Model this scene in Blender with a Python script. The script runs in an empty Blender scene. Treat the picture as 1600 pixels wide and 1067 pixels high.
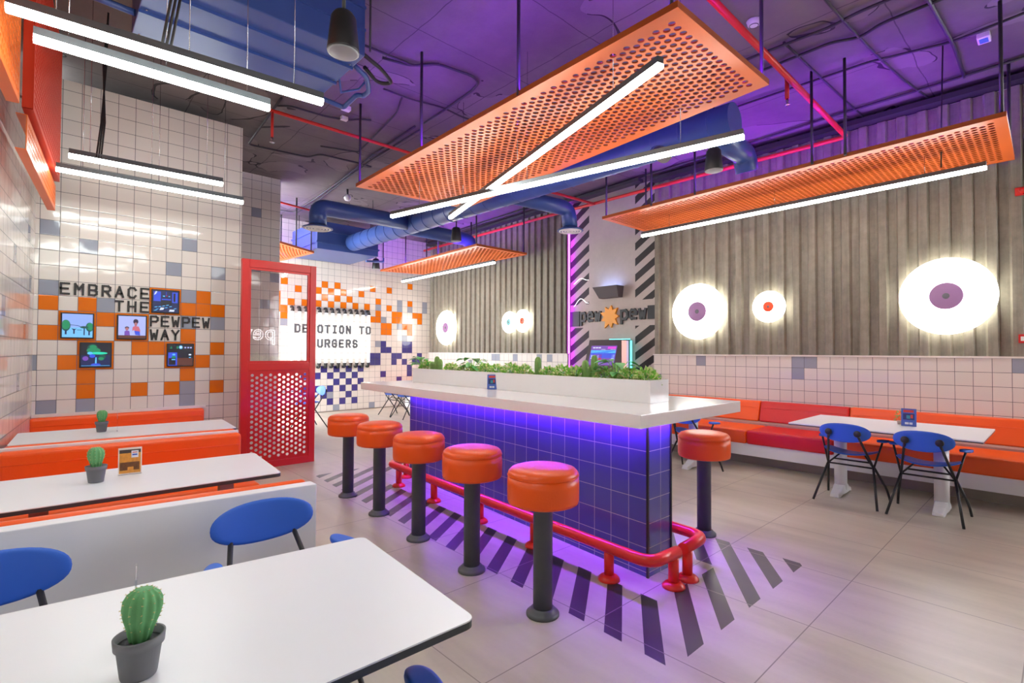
import bpy, bmesh, math, random
from mathutils import Vector, Matrix
random.seed(7)
PI=math.pi
scene=bpy.context.scene
COL=scene.collection
# ------------------------------------------------------------------ mesh builder
class MB:
    def __init__(s): s.v=[]; s.f=[]; s.mi=[]; s.sm=[]; s.uv={}
    def add(s,vs,fs,mi=0,smooth=False,uvs=None):
        b=len(s.v); s.v+= [Vector(p) for p in vs]
        for k,f in enumerate(fs):
            if uvs: s.uv[len(s.f)]=uvs[k]
            s.f.append([b+i for i in f]); s.mi.append(mi); s.sm.append(smooth)
        return s
    def box(s,a,b,mi=0):
        (x0,y0,z0),(x1,y1,z1)=a,b
        return s.add([(x0,y0,z0),(x1,y0,z0),(x1,y1,z0),(x0,y1,z0),(x0,y0,z1),(x1,y0,z1),(x1,y1,z1),(x0,y1,z1)],
            [(0,3,2,1),(4,5,6,7),(0,1,5,4),(1,2,6,5),(2,3,7,6),(3,0,4,7)],mi)
    def prism(s,poly,z0,z1,mi=0):
        n=len(poly); vs=[(x,y,z0) for x,y in poly]+[(x,y,z1) for x,y in poly]
        fs=[tuple(range(n-1,-1,-1)),tuple(range(n,2*n))]+[(i,(i+1)%n,n+(i+1)%n,n+i) for i in range(n)]
        return s.add(vs,fs,mi)
    def tube(s,pts,r,seg=10,mi=0,caps=True,closed=False):
        pts=[Vector(p) for p in pts]; n=len(pts)
        rr=r if isinstance(r,(list,tuple)) else [r]*n
        vs=[];fs=[]; prev=None
        for i,p in enumerate(pts):
            if closed: t=(pts[(i+1)%n]-pts[i-1])
            else:
                t=(pts[min(i+1,n-1)]-pts[max(i-1,0)])
            t.normalize()
            if prev is None:
                u=t.cross(Vector((0,0,1)))
                if u.length<1e-3: u=t.cross(Vector((1,0,0)))
            else:
                u=prev-t*prev.dot(t)
            u.normalize(); prev=u; w=t.cross(u)
            k=1.0
            if 0<i<n-1:
                d=(pts[i]-pts[i-1]).normalized().dot((pts[i+1]-pts[i]).normalized())
                k=1/max(.5,math.sqrt(max(.05,(1+d)/2)))
            for j in range(seg):
                a=2*PI*j/seg; vs.append(p+(u*math.cos(a)+w*math.sin(a))*rr[i]*(k if k<1.5 else 1.5))
        m=n if closed else n-1
        for i in range(m):
            for j in range(seg):
                a=i*seg+j;b=i*seg+(j+1)%seg;c=((i+1)%n)*seg+(j+1)%seg;d=((i+1)%n)*seg+j
                fs.append((a,d,c,b))
        s.add(vs,fs,mi,True)
        if caps and not closed:
            b=len(s.v)-len(vs)
            s.f.append([b+j for j in range(seg)]); s.mi.append(mi); s.sm.append(False)
            s.f.append([b+(n-1)*seg+j for j in range(seg-1,-1,-1)]); s.mi.append(mi); s.sm.append(False)
        return s
    def lathe(s,prof,c=(0,0,0),seg=32,mi=0,smooth=True,fn=None):
        vs=[];fs=[];n=len(prof); c=Vector(c)
        for r,z in prof:
            for j in range(seg):
                a=2*PI*j/seg; q=r*(fn(a,z) if fn else 1)
                vs.append(c+Vector((q*math.cos(a),q*math.sin(a),z)))
        for i in range(n-1):
            for j in range(seg):
                fs.append((i*seg+j,i*seg+(j+1)%seg,(i+1)*seg+(j+1)%seg,(i+1)*seg+j))
        s.add(vs,fs,mi,smooth)
        b=len(s.v)-len(vs)
        if prof[0][0]>1e-5: s.f.append([b+j for j in range(seg-1,-1,-1)]); s.mi.append(mi); s.sm.append(False)
        if prof[-1][0]>1e-5: s.f.append([b+(n-1)*seg+j for j in range(seg)]); s.mi.append(mi); s.sm.append(False)
        return s
    def xform(s,M,start=0):
        for i in range(start,len(s.v)): s.v[i]=M@s.v[i]
        return s
    def build(s,name,mats,parent=None,world=False,bevel=0,seg=2):
        if not isinstance(mats,(list,tuple)): mats=[mats]
        off=Vector((0,0,0))
        if world and parent is not None:
            p=parent
            while p is not None: off+=p.location; p=p.parent
        me=bpy.data.meshes.new(name)
        me.from_pydata([tuple(v-off) for v in s.v],[],s.f)
        for m in mats: me.materials.append(m)
        me.polygons.foreach_set('material_index',s.mi); me.polygons.foreach_set('use_smooth',s.sm)
        if s.uv:
            l=me.uv_layers.new(name='UVMap')
            for fi,uv in s.uv.items():
                for li,q in zip(me.polygons[fi].loop_indices,uv): l.data[li].uv=q
        me.update()
        o=bpy.data.objects.new(name,me); COL.objects.link(o)
        if parent is not None: o.parent=parent
        if bevel:
            b=o.modifiers.new('bevel','BEVEL'); b.width=bevel; b.segments=seg; b.limit_method='ANGLE'; b.angle_limit=.6
        return o
def tag(o,label=None,cat=None,group=None,kind=None):
    if label: o['label']=label
    if cat: o['category']=cat
    if group: o['group']=group
    if kind: o['kind']=kind
    return o
def root(name,label,cat,loc=(0,0,0),rz=0,group=None):
    o=bpy.data.objects.new(name,None); COL.objects.link(o); o.location=loc; o.rotation_euler=(0,0,rz)
    o.empty_display_size=.05
    return tag(o,label,cat,group)
def copy_tree(o,parent=None):
    c=o.copy(); COL.objects.link(c); c.parent=parent
    for ch in list(o.children): copy_tree(ch,c)
    return c
def single(mb,name,mats,label,cat,group=None,**k):
    return tag(mb.build(name,mats,**k),label,cat,group)
def struct(mb,name,mats,**k):
    return tag(mb.build(name,mats,**k),kind='structure')
# ------------------------------------------------------------------ materials
class NT:
    def __init__(s,name):
        s.m=bpy.data.materials.new(name); s.m.use_nodes=True; s.t=s.m.node_tree; s.n=s.t.nodes
        s.n.clear(); s.out=s.n.new('ShaderNodeOutputMaterial')
    def node(s,typ,**kw):
        n=s.n.new(typ)
        for k,v in kw.items(): setattr(n,k,v)
        return n
    def link(s,a,b): s.t.links.new(a,b)
    def inp(s,sock,v):
        if hasattr(v,'is_output'): s.link(v,sock)
        else: sock.default_value=v
    def math(s,op,a,b=None,c=None):
        n=s.node('ShaderNodeMath',operation=op)
        for i,v in enumerate((a,b,c)):
            if v is not None: s.inp(n.inputs[i],v)
        return n.outputs[0]
    def obj(s): return s.node('ShaderNodeTexCoord').outputs['Object']
    def sep(s,v):
        n=s.node('ShaderNodeSeparateXYZ'); s.link(v,n.inputs[0]); return n.outputs
    def noise(s,vec,scale,detail=3,rough=.5,out='Fac',dist=0):
        n=s.node('ShaderNodeTexNoise'); n.inputs['Scale'].default_value=scale; n.inputs['Detail'].default_value=detail
        n.inputs['Roughness'].default_value=rough; n.inputs['Distortion'].default_value=dist
        if vec is not None: s.link(vec,n.inputs['Vector'])
        return n.outputs[out]
    def mapping(s,vec,scale=(1,1,1),loc=(0,0,0),rot=(0,0,0)):
        n=s.node('ShaderNodeMapping'); s.link(vec,n.inputs[0]); n.inputs['Scale'].default_value=scale
        n.inputs['Location'].default_value=loc; n.inputs['Rotation'].default_value=rot; return n.outputs[0]
    def mix(s,f,a,b):
        n=s.node('ShaderNodeMix',data_type='RGBA'); s.inp(n.inputs[0],f)
        for i,v in ((6,a),(7,b)):
            if hasattr(v,'is_output'): s.link(v,n.inputs[i])
            else: n.inputs[i].default_value=(*v[:3],1)
        return n.outputs[2]
    def ramp(s,f,stops):
        n=s.node('ShaderNodeValToRGB'); s.link(f,n.inputs[0]); e=n.color_ramp.elements
        while len(e)<len(stops): e.new(.5)
        for i,(p,c) in enumerate(stops): e[i].position=p; e[i].color=(*c,1) if len(c)==3 else c
        return n.outputs[0]
    def bump(s,h,strength=.2,dist=.01,normal=None):
        n=s.node('ShaderNodeBump'); n.inputs['Strength'].default_value=strength; n.inputs['Distance'].default_value=dist
        s.link(h,n.inputs['Height'])
        if normal is not None: s.link(normal,n.inputs['Normal'])
        return n.outputs[0]
    def bsdf(s,color,rough=.5,metal=0,normal=None,spec=.5,coat=0,sheen=0):
        p=s.node('ShaderNodeBsdfPrincipled')
        if hasattr(color,'is_output'): s.link(color,p.inputs['Base Color'])
        else: p.inputs['Base Color'].default_value=(*color[:3],1)
        s.inp(p.inputs['Roughness'],rough); p.inputs['Metallic'].default_value=metal
        p.inputs['Specular IOR Level'].default_value=spec
        if coat: p.inputs['Coat Weight'].default_value=coat; p.inputs['Coat Roughness'].default_value=.08
        if normal is not None: s.link(normal,p.inputs['Normal'])
        s.link(p.outputs[0],s.out.inputs[0]); s.p=p
        return s.m
def srgb(r,g,b):
    f=lambda c:(c/255/12.92 if c/255<=.04045 else ((c/255+.055)/1.055)**2.4)
    return (f(r),f(g),f(b))
def simple(name,col,rough=.5,metal=0,vary=.06,scale=8,bump=0,bscale=60,coat=0,spec=.5):
    t=NT(name); o=t.obj(); nz=t.noise(o,scale,4)
    c=t.mix(nz,tuple(x*(1-vary) for x in col),tuple(min(1,x*(1+vary)) for x in col))
    nrm=t.bump(t.noise(o,bscale,3),bump,.004) if bump else None
    return t.bsdf(c,rough,metal,nrm,spec,coat)
def emit(name,col,strength,base=(.8,.8,.8)):
    t=NT(name); t.bsdf(base,.4); t.p.inputs['Emission Color'].default_value=(*col,1); t.p.inputs['Emission Strength'].default_value=strength
    return t.m
def tilemat(name,col,rough=.085,grout=(.11,.11,.12),gw=.016,grv=.03):
    t=NT(name); uv=t.node('ShaderNodeTexCoord').outputs['UV']; x,y,_=t.sep(uv)
    fx=t.math('FRACT',x); fy=t.math('FRACT',y)
    d=t.math('MINIMUM',t.math('MINIMUM',fx,t.math('SUBTRACT',1,fx)),t.math('MINIMUM',fy,t.math('SUBTRACT',1,fy)))
    g=t.math('LESS_THAN',d,gw)
    o=t.obj()
    cell=t.node('ShaderNodeTexWhiteNoise',noise_dimensions='2D'); fl=t.node('ShaderNodeVectorMath',operation='FLOOR'); t.link(uv,fl.inputs[0]); t.link(fl.outputs[0],cell.inputs['Vector'])
    c=t.mix(cell.outputs[0],tuple(k*(1-grv) for k in col),tuple(min(1,k*(1+grv)) for k in col))
    c=t.mix(g,c,grout)
    r=t.math('ADD',rough,t.math('MULTIPLY',g,.6))
    h=t.math('MINIMUM',d,.05)
    n1=t.bump(h,.35,.02)
    off=t.node('ShaderNodeVectorMath',operation='ADD'); t.link(o,off.inputs[0])
    sc=t.node('ShaderNodeVectorMath',operation='SCALE'); t.link(cell.outputs[1],sc.inputs[0]); sc.inputs['Scale'].default_value=9; t.link(sc.outputs[0],off.inputs[1])
    n2=t.bump(t.noise(off.outputs[0],5,1),.14,.02,n1)
    return t.bsdf(c,r,0,n2)
M={}
M['tw']=tilemat('white_tile',srgb(222,216,208))
M['to']=tilemat('orange_tile',srgb(226,116,14))
M['tg']=tilemat('grey_tile',srgb(150,156,170))
M['tp']=tilemat('purple_tile',srgb(66,60,128))
M['tb']=tilemat('island_tile',srgb(84,86,156),.16,grout=(.42,.42,.5),gw=.014)
M['plaster']=simple('white_plaster',srgb(225,220,214),.6,vary=.03)
M['white']=simple('white_laminate',srgb(238,240,243),.28,vary=.015,scale=3)
M['whitemetal']=simple('white_powder_coat',srgb(228,228,230),.35,vary=.03)
M['quartz']=simple('white_quartz',srgb(243,243,243),.12,vary=.02,scale=20)
M['darkedge']=simple('dark_table_edge',srgb(58,62,64),.5)
M['black']=simple('black_metal',srgb(36,36,38),.4,vary=.1)
M['pole']=simple('charcoal_metal',srgb(88,93,97),.42,vary=.15,scale=14)
M['orange_leather']=simple('orange_leather',srgb(250,94,18),.34,vary=.05,scale=5,bump=.25,bscale=90)
M['red_leather']=simple('red_leather',srgb(216,26,24),.32,vary=.05,scale=5,bump=.2,bscale=90)
M['red_metal']=simple('red_paint',srgb(208,34,30),.32,vary=.05)
M['rail_red']=simple('red_rail_paint',srgb(236,52,38),.28,vary=.05)
M['pipe_red']=simple('red_pipe_paint',srgb(214,48,38),.4)
M['orange_metal']=simple('orange_sheet_metal',srgb(242,116,44),.36,vary=.05,scale=3)
M['orange_edge']=simple('orange_sheet_edge',srgb(180,86,30),.45)
M['red_panel']=simple('red_sheet_metal',srgb(228,62,34),.38)
M['duct']=simple('blue_duct_paint',srgb(58,82,146),.32,vary=.12,scale=3)
M['blue']=simple('blue_plastic',srgb(48,104,208),.42,vary=.05)
M['cond']=simple('dark_conduit',srgb(52,50,54),.55)
M['white_pl']=simple('white_plastic',srgb(230,228,226),.4)
M['chrome']=simple('chrome',srgb(200,200,200),.15,1)
M['galv']=simple('galvanised_steel',srgb(190,194,200),.25,1)
M['letter']=simple('charcoal_lettering',srgb(38,37,37),.5)
M['signletter']=simple('sign_lettering',srgb(92,95,100),.5)
M['greyletter']=simple('grey_lettering',srgb(150,152,156),.5)
M['star']=simple('amber_star',srgb(244,160,16),.45)
M['taupe']=simple('taupe_metal',srgb(176,152,142),.45)
M['pot']=simple('grey_pot',srgb(108,110,114),.55)
M['soil']=simple('dark_soil',srgb(88,90,94),.9,vary=.4,scale=90,bump=.8,bscale=200)
M['spine']=simple('pale_spines',srgb(210,200,140),.7)
M['cactus']=simple('cactus_green',srgb(98,166,104),.55,vary=.25,scale=30,bump=.3)
M['cactus2']=simple('dark_cactus_green',srgb(128,170,92),.6,vary=.3,scale=40,bump=.3)
M['leafA']=simple('leaf_green',srgb(150,215,90),.45,vary=.3,scale=25)
M['leafB']=simple('leaf_pale',srgb(235,245,175),.45,vary=.2,scale=25)
M['leafC']=simple('leaf_deep',srgb(112,188,104),.4,vary=.25,scale=20)
M['sconce']=simple('dark_sconce',srgb(84,76,78),.5)
M['kiosk']=simple('dark_kiosk',srgb(72,62,60),.4)
M['brown']=simple('brown_panel',srgb(120,92,80),.18,vary=.2,scale=2)
M['toe']=simple('toe_kick',srgb(150,140,130),.3,.3)
M['acryl']=None
def glass(name,tint=(1,1,1),rough=0):
    t=NT(name); g=t.node('ShaderNodeBsdfGlossy'); g.inputs['Roughness'].default_value=rough; g.inputs['Color'].default_value=(1,1,1,1)
    tr=t.node('ShaderNodeBsdfTransparent'); tr.inputs['Color'].default_value=(*tint,1)
    fr=t.node('ShaderNodeFresnel'); fr.inputs['IOR'].default_value=1.6
    f2=t.math('ADD',t.math('MULTIPLY',fr.outputs[0],1.0),.03)
    mx=t.node('ShaderNodeMixShader'); t.link(f2,mx.inputs[0]); t.link(tr.outputs[0],mx.inputs[1]); t.link(g.outputs[0],mx.inputs[2]); t.link(mx.outputs[0],t.out.inputs[0])
    return t.m
M['glass']=glass('clear_pane',(.98,.95,.95))
M['acryl']=glass('clear_acrylic',(.95,.95,.97))
LED=10.5
M['led']=emit('white_led_diffuser',(.95,1,.95),LED)
M['tube']=emit('white_sign_tube',(1,.99,.97),.6)
M['halo']=emit('lamp_halo',(1,1,.86),3.0)
M['disc']=emit('lamp_disc',(1,1,.93),2.6)
def disc_mat(name,col): return emit(name,col,.10,base=col)
M['violet']=emit('purple_led',(.20,.015,1.0),72.0)
M['violet2']=emit('violet_led_strip',(.26,.045,1.0),90.0)
M['magenta']=emit('magenta_led',(.55,.03,1),6)
M['cyan']=emit('cyan_led',(.0,.75,.75),1.0)
M['skyblue']=emit('blue_led',(.25,.4,1),3)
M['squig']=emit('thin_white_emitter',(1,.97,1),.8)
M['neon']=emit('white_neon',(1,.95,1),2.2)
# floor -------------------------------------------------
def floor_mat():
    t=NT('concrete_tile_floor'); o=t.obj(); x,y,z=t.sep(o)
    S=.767
    fx=t.math('FRACT',t.math('DIVIDE',t.math('SUBTRACT',x,2.921),S)); fy=t.math('FRACT',t.math('DIVIDE',t.math('SUBTRACT',y,.915),S))
    dm=t.math('MINIMUM',t.math('MINIMUM',fx,t.math('SUBTRACT',1,fx)),t.math('MINIMUM',fy,t.math('SUBTRACT',1,fy)))
    j=t.math('LESS_THAN',dm,.0035)
    br=t.noise(t.mapping(o,(3.2,.55,1)),1.6,6,.55); br2=t.noise(o,.9,3); fine=t.noise(o,40,4)
    f=t.math('ADD',t.math('MULTIPLY',br,.6),t.math('ADD',t.math('MULTIPLY',br2,.35),t.math('MULTIPLY',fine,.06)))
    c=t.ramp(f,[(.3,srgb(176,167,150)),(.52,srgb(203,194,176)),(.75,srgb(219,211,195))])
    # painted stripe border round the counter
    xs=t.math('SUBTRACT',x,t.math('MULTIPLY',t.math('SUBTRACT',y,1.2),.045))
    fr=t.math('FRACT',t.math('DIVIDE',t.math('SUBTRACT',t.math('SUBTRACT',y,t.math('MULTIPLY',x,.7)),.25-.235*20),.235))
    st=t.math('LESS_THAN',fr,.46)
    def between(v,a,b): return t.math('MULTIPLY',t.math('GREATER_THAN',v,a),t.math('LESS_THAN',v,b))
    outer=t.math('MULTIPLY',between(xs,2.075,3.74),between(y,1.2,5.75)); inner=t.math('MULTIPLY',between(xs,2.56,3.26),between(y,1.58,5.3))
    k=t.math('MULTIPLY',st,t.math('MULTIPLY',outer,t.math('SUBTRACT',1,inner)))
    dark=t.mix(br,srgb(58,52,49),srgb(74,66,62))
    c=t.mix(k,c,dark); c=t.mix(j,c,srgb(140,130,118))
    r=t.math('ADD',.24,t.math('MULTIPLY',br,.2))
    n=t.bump(t.math('MINIMUM',dm,.006),.2,.02)
    return t.bsdf(c,r,0,n)
M['floor']=floor_mat()
def ceil_mat():
    t=NT('raw_concrete_ceiling'); o=t.obj(); x,y,z=t.sep(o)
    n1=t.noise(o,1.1,6,.6); n2=t.noise(o,6,6,.65); big=t.noise(t.mapping(o,loc=(3,1,0)),.75,3,.45,dist=.6)
    base=t.mix(n1,srgb(74,68,66),srgb(134,124,120)); base=t.mix(t.math('MULTIPLY',n2,.35),base,srgb(70,62,62))
    peel=t.math('GREATER_THAN',big,.535)
    edge=t.math('LESS_THAN',t.math('ABSOLUTE',t.math('SUBTRACT',big,.535)),.0045)
    base=t.mix(t.math('MULTIPLY',peel,.25),base,srgb(150,140,138))
    brk=t.math('GREATER_THAN',t.noise(o,2.3,2),.5)
    base=t.mix(t.math('MULTIPLY',edge,brk),base,srgb(38,34,34))
    wob=t.math('MULTIPLY',t.math('SUBTRACT',t.noise(o,3,4),.5),.05)
    fx=t.math('FRACT',t.math('DIVIDE',t.math('ADD',x,wob),1.22)); fy=t.math('FRACT',t.math('DIVIDE',t.math('ADD',y,wob),.98))
    ln=t.math('MAXIMUM',t.math('LESS_THAN',fx,.008),t.math('LESS_THAN',fy,.01))
    base=t.mix(t.math('MULTIPLY',ln,.7),base,srgb(44,40,40))
    h=t.math('ADD',t.math('MULTIPLY',peel,-.4),t.math('MULTIPLY',n2,.5))
    return t.bsdf(base,.8,0,t.bump(h,.5,.02))
M['ceil']=ceil_mat()
def clad_mat():
    t=NT('concrete_look_cladding'); o=t.obj()
    n1=t.noise(t.mapping(o,(1,7,.35)),1.5,5,.6); n2=t.noise(o,9,6,.7)
    f=t.math('ADD',t.math('MULTIPLY',n1,.6),t.math('MULTIPLY',n2,.4))
    c=t.ramp(f,[(.3,srgb(106,100,88)),(.5,srgb(134,127,113)),(.72,srgb(158,151,136))])
    return t.bsdf(c,.7,0,t.bump(n2,.3,.004))
M['clad']=clad_mat()
def niche_mat():
    t=NT('striped_concrete_niche'); o=t.obj(); x,y,z=t.sep(o)
    n1=t.noise(o,2,6,.6); n2=t.noise(o,14,5,.6)
    c=t.mix(t.math('ADD',t.math('MULTIPLY',n1,.7),t.math('MULTIPLY',n2,.3)),srgb(168,156,146),srgb(206,194,183))
    def between(v,a,b): return t.math('MULTIPLY',t.math('GREATER_THAN',v,a),t.math('LESS_THAN',v,b))
    band=t.math('ADD',between(y,6.05,6.6),between(y,4.4,5.04))
    text=between(z,1.86,2.30)
    fr=t.math('FRACT',t.math('DIVIDE',t.math('ADD',z,t.math('MULTIPLY',y,.66)),.27))
    st=t.math('LESS_THAN',fr,.5)
    k=t.math('MULTIPLY',t.math('MULTIPLY',band,st),t.math('SUBTRACT',1,text))
    c=t.mix(k,c,srgb(48,44,42))
    return t.bsdf(c,.65,0,t.bump(n2,.15,.004))
M['niche']=niche_mat()
# ------------------------------------------------------------------ setting
T=.15
def tile_sheet(name,P0,U,u0,u1,z0,z1,un,zn,cmap,mats=('tw','to','tg','tp'),extra=None,nrm_flip=False,s=T):
    """tiles in the vertical plane P0+U*u ; grid lines at u=un+s*i , z=zn-s*j ; cmap {(i,j):material index}"""
    mb=MB(); P0=Vector(P0); U=Vector(U).normalized()
    i0=math.floor((u0-un)/s+1e-6); i1=math.ceil((u1-un)/s-1e-6); j0=math.floor((zn-z1)/s+1e-6); j1=math.ceil((zn-z0)/s-1e-6)
    for i in range(i0,i1):
        for j in range(j0,j1):
            a=max(u0,un+s*i); b=min(u1,un+s*(i+1)); t=min(z1,zn-s*j); q=max(z0,zn-s*(j+1))
            if b-a<1e-5 or t-q<1e-5: continue
            vs=[P0+U*a+Vector((0,0,q)),P0+U*b+Vector((0,0,q)),P0+U*b+Vector((0,0,t)),P0+U*a+Vector((0,0,t))]
            e=.0004
            uu=lambda u:(u-un)/s - i; vv=lambda z:(z-(zn-s*(j+1)))/s
            cl=lambda v:min(1-e,max(e,v))
            uv=[(i+cl(uu(a)),-j+cl(vv(q))),(i+cl(uu(b)),-j+cl(vv(q))),(i+cl(uu(b)),-j+cl(vv(t))),(i+cl(uu(a)),-j+cl(vv(t)))]
            f=(0,1,2,3)
            if nrm_flip: f=(3,2,1,0); uv=uv[::-1]
            mb.add(vs,[f],cmap.get((i,j),0),False,[uv])
    mm=[M[k] for k in mats]
    if extra:
        for a,b in extra: mb.box(a,b,len(mm))
        mm.append(M['plaster'])
    return struct(mb,name,mm)
CZ=4.30
mb=MB().box((-1.6,-2.6,-.12),(7.9,11.8,0)); struct(mb,'floor',M['floor'])
mb=MB().box((-1.6,-2.6,CZ),(7.9,11.8,CZ+.15)); struct(mb,'ceiling',M['ceil'])
# wall behind the booths, with the pixel tile pattern
EY=6.87
emap={}
def setc(mp,c,cells):
    for q in cells: mp[q]=c
setc(emap,1,[(0,3),(2,3),(3,4),(1,4),(2,4),(1,5),(2,5),(0,5),(4,4),(5,4),(4,5),(5,5),(6,2),(7,2),(6,3),(7,3),(9,2),(8,3),(9,3),(10,3),(8,5),
  (5,6),(6,6),(2,6),(3,6),(2,7),(3,7),(7,6),(8,6),(7,7),(8,7),(10,6),(9,7),(1,7),(2,8),(8,8),(2,9),(5,9),(7,9),(10,9)])
setc(emap,2,[(2,-1),(0,-2),(8,-2),(7,0),(10,0),(0,2),(3,3),(8,2),(8,4),(10,4),(-1,7),(8,9),(8,10),(0,10),(2,10)])
tile_sheet('wall_back_left',(0,EY,0),(1,0,0),-.12,1.78,0,4.15,-.0387,2.3986,emap,extra=[((-.12,EY+.002,0),(1.78,9.0,4.152))])
# side wall of the booths (slightly splayed)
lw0=Vector((-.07,EY,0)); lwd=(Vector((-.69,0,0))-lw0); lwd.normalize()
L_len=9.6
lmap={}
for q in [(1,2),(3,5),(2,-1),(7,1),(10,4),(5,8),(12,0),(14,6)]: lmap[q]=2
tile_sheet('wall_left',lw0,lwd,0,L_len,0,CZ,.03,2.3986,lmap,nrm_flip=True)
# far tiled wall
DY=11.557
dmap={}
setc(dmap,1,[(0,0),(2,0),(8,0),(11,0),(15,-1),(-1,1),(1,1),(3,1),(6,1),(0,2),(2,2),(4,2),(9,2),(-1,3),(1,3),(3,3),(5,3),(7,3),(11,3),(15,2),(9,4),(12,4),(13,4),(16,4),(17,4),
 (8,5),(9,5),(12,5),(13,5),(17,5),(10,6),(11,6),(14,6),(15,6),(10,7),(11,7),(15,7),(-6,0),(-4,1),(-5,3),(-3,3),(-7,2),(-7,4),(-6,4),(-6,5),(-7,3)])
setc(dmap,2,[(9,3),(13,2),(13,3),(15,3),(18,2),(18,3),(10,5),(13,6),(14,8),(9,9),(1,17),(2,19),(8,19),(7,4),(-6,6)])
setc(dmap,3,[(10,9),(14,9),(15,9),(14,10),(15,10),(10,10),(11,10),(8,11),(9,11),(8,12),(9,12),(12,11),(13,11),(17,11),(12,12),(14,12),(16,12),(17,12),(0,13),(2,13),(4,13),(6,13),
 (15,13),(15,14),(-1,14),(1,14),(3,14),(5,14),(10,14),(2,15),(4,15),(6,15),(13,15),(-1,16),(1,16),(3,16),(5,16),(0,17),(4,17),(1,18),(3,18),(5,18),(-3,14),(-2,13),(-3,16)])
tile_sheet('wall_far',(0,DY,0),(1,0,0),2.0,7.66,0,CZ,31.27*T,1.4+10.7136*T,dmap)
# return wall beyond the red screen
tile_sheet('wall_return',(0,9.0,0),(1,0,0),1.7,2.93,0,CZ,2.93,2.3986,{(-3,-9):2,(-2,1):2,(-4,4):2,(-1,-2):2,(-3,-3):2},extra=[((1.7,9.002,0),(2.93,9.14,CZ))])
# right wall : solid wall, corrugated cladding, wainscot
def corr(name,p0,p1,z0,z1,first=0.0,pitch=.19,depth=.04):
    p0=Vector((*p0,0)); p1=Vector((*p1,0)); d=(p1-p0); L=d.length; d.normalize(); n=Vector((d.y,-d.x,0))
    if n.x<0: n=-n
    pts=[];s=-first
    while s<L:
        for a,b in ((0,0),(.075,0),(.095,1),(.17,1)):
            q=s+a
            if 0<=q<=L: pts.append((q,b))
        s+=pitch
    if pts[0][0]>0: pts.insert(0,(0,pts[0][1]))
    pts.append((L,pts[-1][1]))
    vs=[];fs=[]
    for q,b in pts:
        P=p0+d*q+n*(depth*b); vs+= [P+Vector((0,0,z0)),P+Vector((0,0,z1))]
    for i in range(len(pts)-1): fs.append((2*i,2*i+2,2*i+3,2*i+1))
    m=MB().add(vs,fs,0)
    return struct(m,name,M['clad'])
corr('wall_right_cladding',(7.345,-.08),(7.345,4.55),1.372,4.17)
corr('wall_right_cladding',(7.375,6.5),(7.60,11.555),1.372,4.22,first=.05)
mb=MB().box((7.40,-.08,0),(7.75,4.55,CZ)).box((7.40,-2.75,0),(7.75,-.08,1.37)).box((7.40,-2.75,4.11),(7.75,-.08,CZ)); struct(mb,'wall_right',M['plaster'])
mb=MB().prism([(7.43,6.5),(7.75,6.5),(7.80,11.7),(7.655,11.7)],0,CZ); struct(mb,'wall_right_far',M['clad'])
mb=MB().box((7.52,4.55,0),(7.75,6.5,CZ)); struct(mb,'wall_niche',M['niche'])
rmap={}
# grid index along -Y : line i at Y=4.437-.15 i
setc(rmap,2,[(4,0),(13,0),(14,0),(13,1),(27,0),(-1,2),(33,1)])
tile_sheet('wall_right_wainscot',(7.352,0,0),(0,-1,0),-4.57,2.6,0,1.354,-29.583*T,1.4-.3072*T,rmap,extra=[((7.354,-2.6,0),(7.41,4.57,1.354))])
fm={}
setc(fm,2,[(2,0),(6,0),(12,0),(3,1),(15,0),(20,0)])
p0=Vector((7.40,6.47,0)); p1=Vector((7.61,11.555,0)); U=p0-p1
tile_sheet('wall_right_wainscot_far',p1,U,0,U.length,0,1.354,.02,1.354,{(U_i,j):2 for U_i,j in [(18,0),(19,0),(23,0),(28,0),(12,1),(30,0)]},extra=None)
mb=MB().box((7.335,-2.6,1.354),(7.42,4.575,1.374)); struct(mb,'trim_wainscot',M['plaster'])
mb=MB().prism([(7.375,6.462),(7.46,6.462),(7.66,11.556),(7.59,11.556)],1.354,1.374).box((7.385,6.462,0),(7.43,6.472,1.354)); struct(mb,'trim_wainscot_far',M['plaster'])
# wall behind the camera: brown panels and an unseen glazed opening, added to let light in
mb=MB().box((-1.6,-2.75,0),(3.4,-2.6,CZ)); struct(mb,'wall_rear',M['plaster'])
mb=MB().box((3.4,-2.75,0),(6.35,-2.6,CZ)).box((6.35,-2.75,3.4),(7.9,-2.6,CZ))
for k in range(19): mb.box((3.42+.155*k,-2.6,0),(3.50+.155*k,-2.57,CZ))
struct(mb,'wall_rear_panelled',M['brown'])
mb=MB()
for x in (6.36,7.32): mb.box((x,-2.70,0),(x+.05,-2.64,3.4))
mb.box((6.36,-2.70,0),(7.37,-2.64,.06)).box((6.36,-2.70,3.34),(7.37,-2.64,3.4)); struct(mb,'window_added_1',M['black'])
mb=MB().box((6.38,-2.675,.06),(7.35,-2.665,3.34)); struct(mb,'window_added_1_pane',M['glass'])
mb=MB()  # side window out of view, added to bring in more fill from the right
for y in (-2.55,-1.75,-.95,-.15): mb.box((7.40,y,1.38),(7.46,y+.05,4.1))
mb.box((7.40,-2.55,1.38),(7.46,-.10,1.43)).box((7.40,-2.55,4.05),(7.46,-.10,4.1)); struct(mb,'window_added_2',M['black'])
mb=MB().box((7.425,-2.53,1.40),(7.435,-.12,4.08)); struct(mb,'window_added_2_pane',M['glass'])
# skirting along the back walls
mb=MB().box((2.93,11.53,0),(7.6,11.556,.02)); struct(mb,'baseboard_far',M['toe'])
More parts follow.
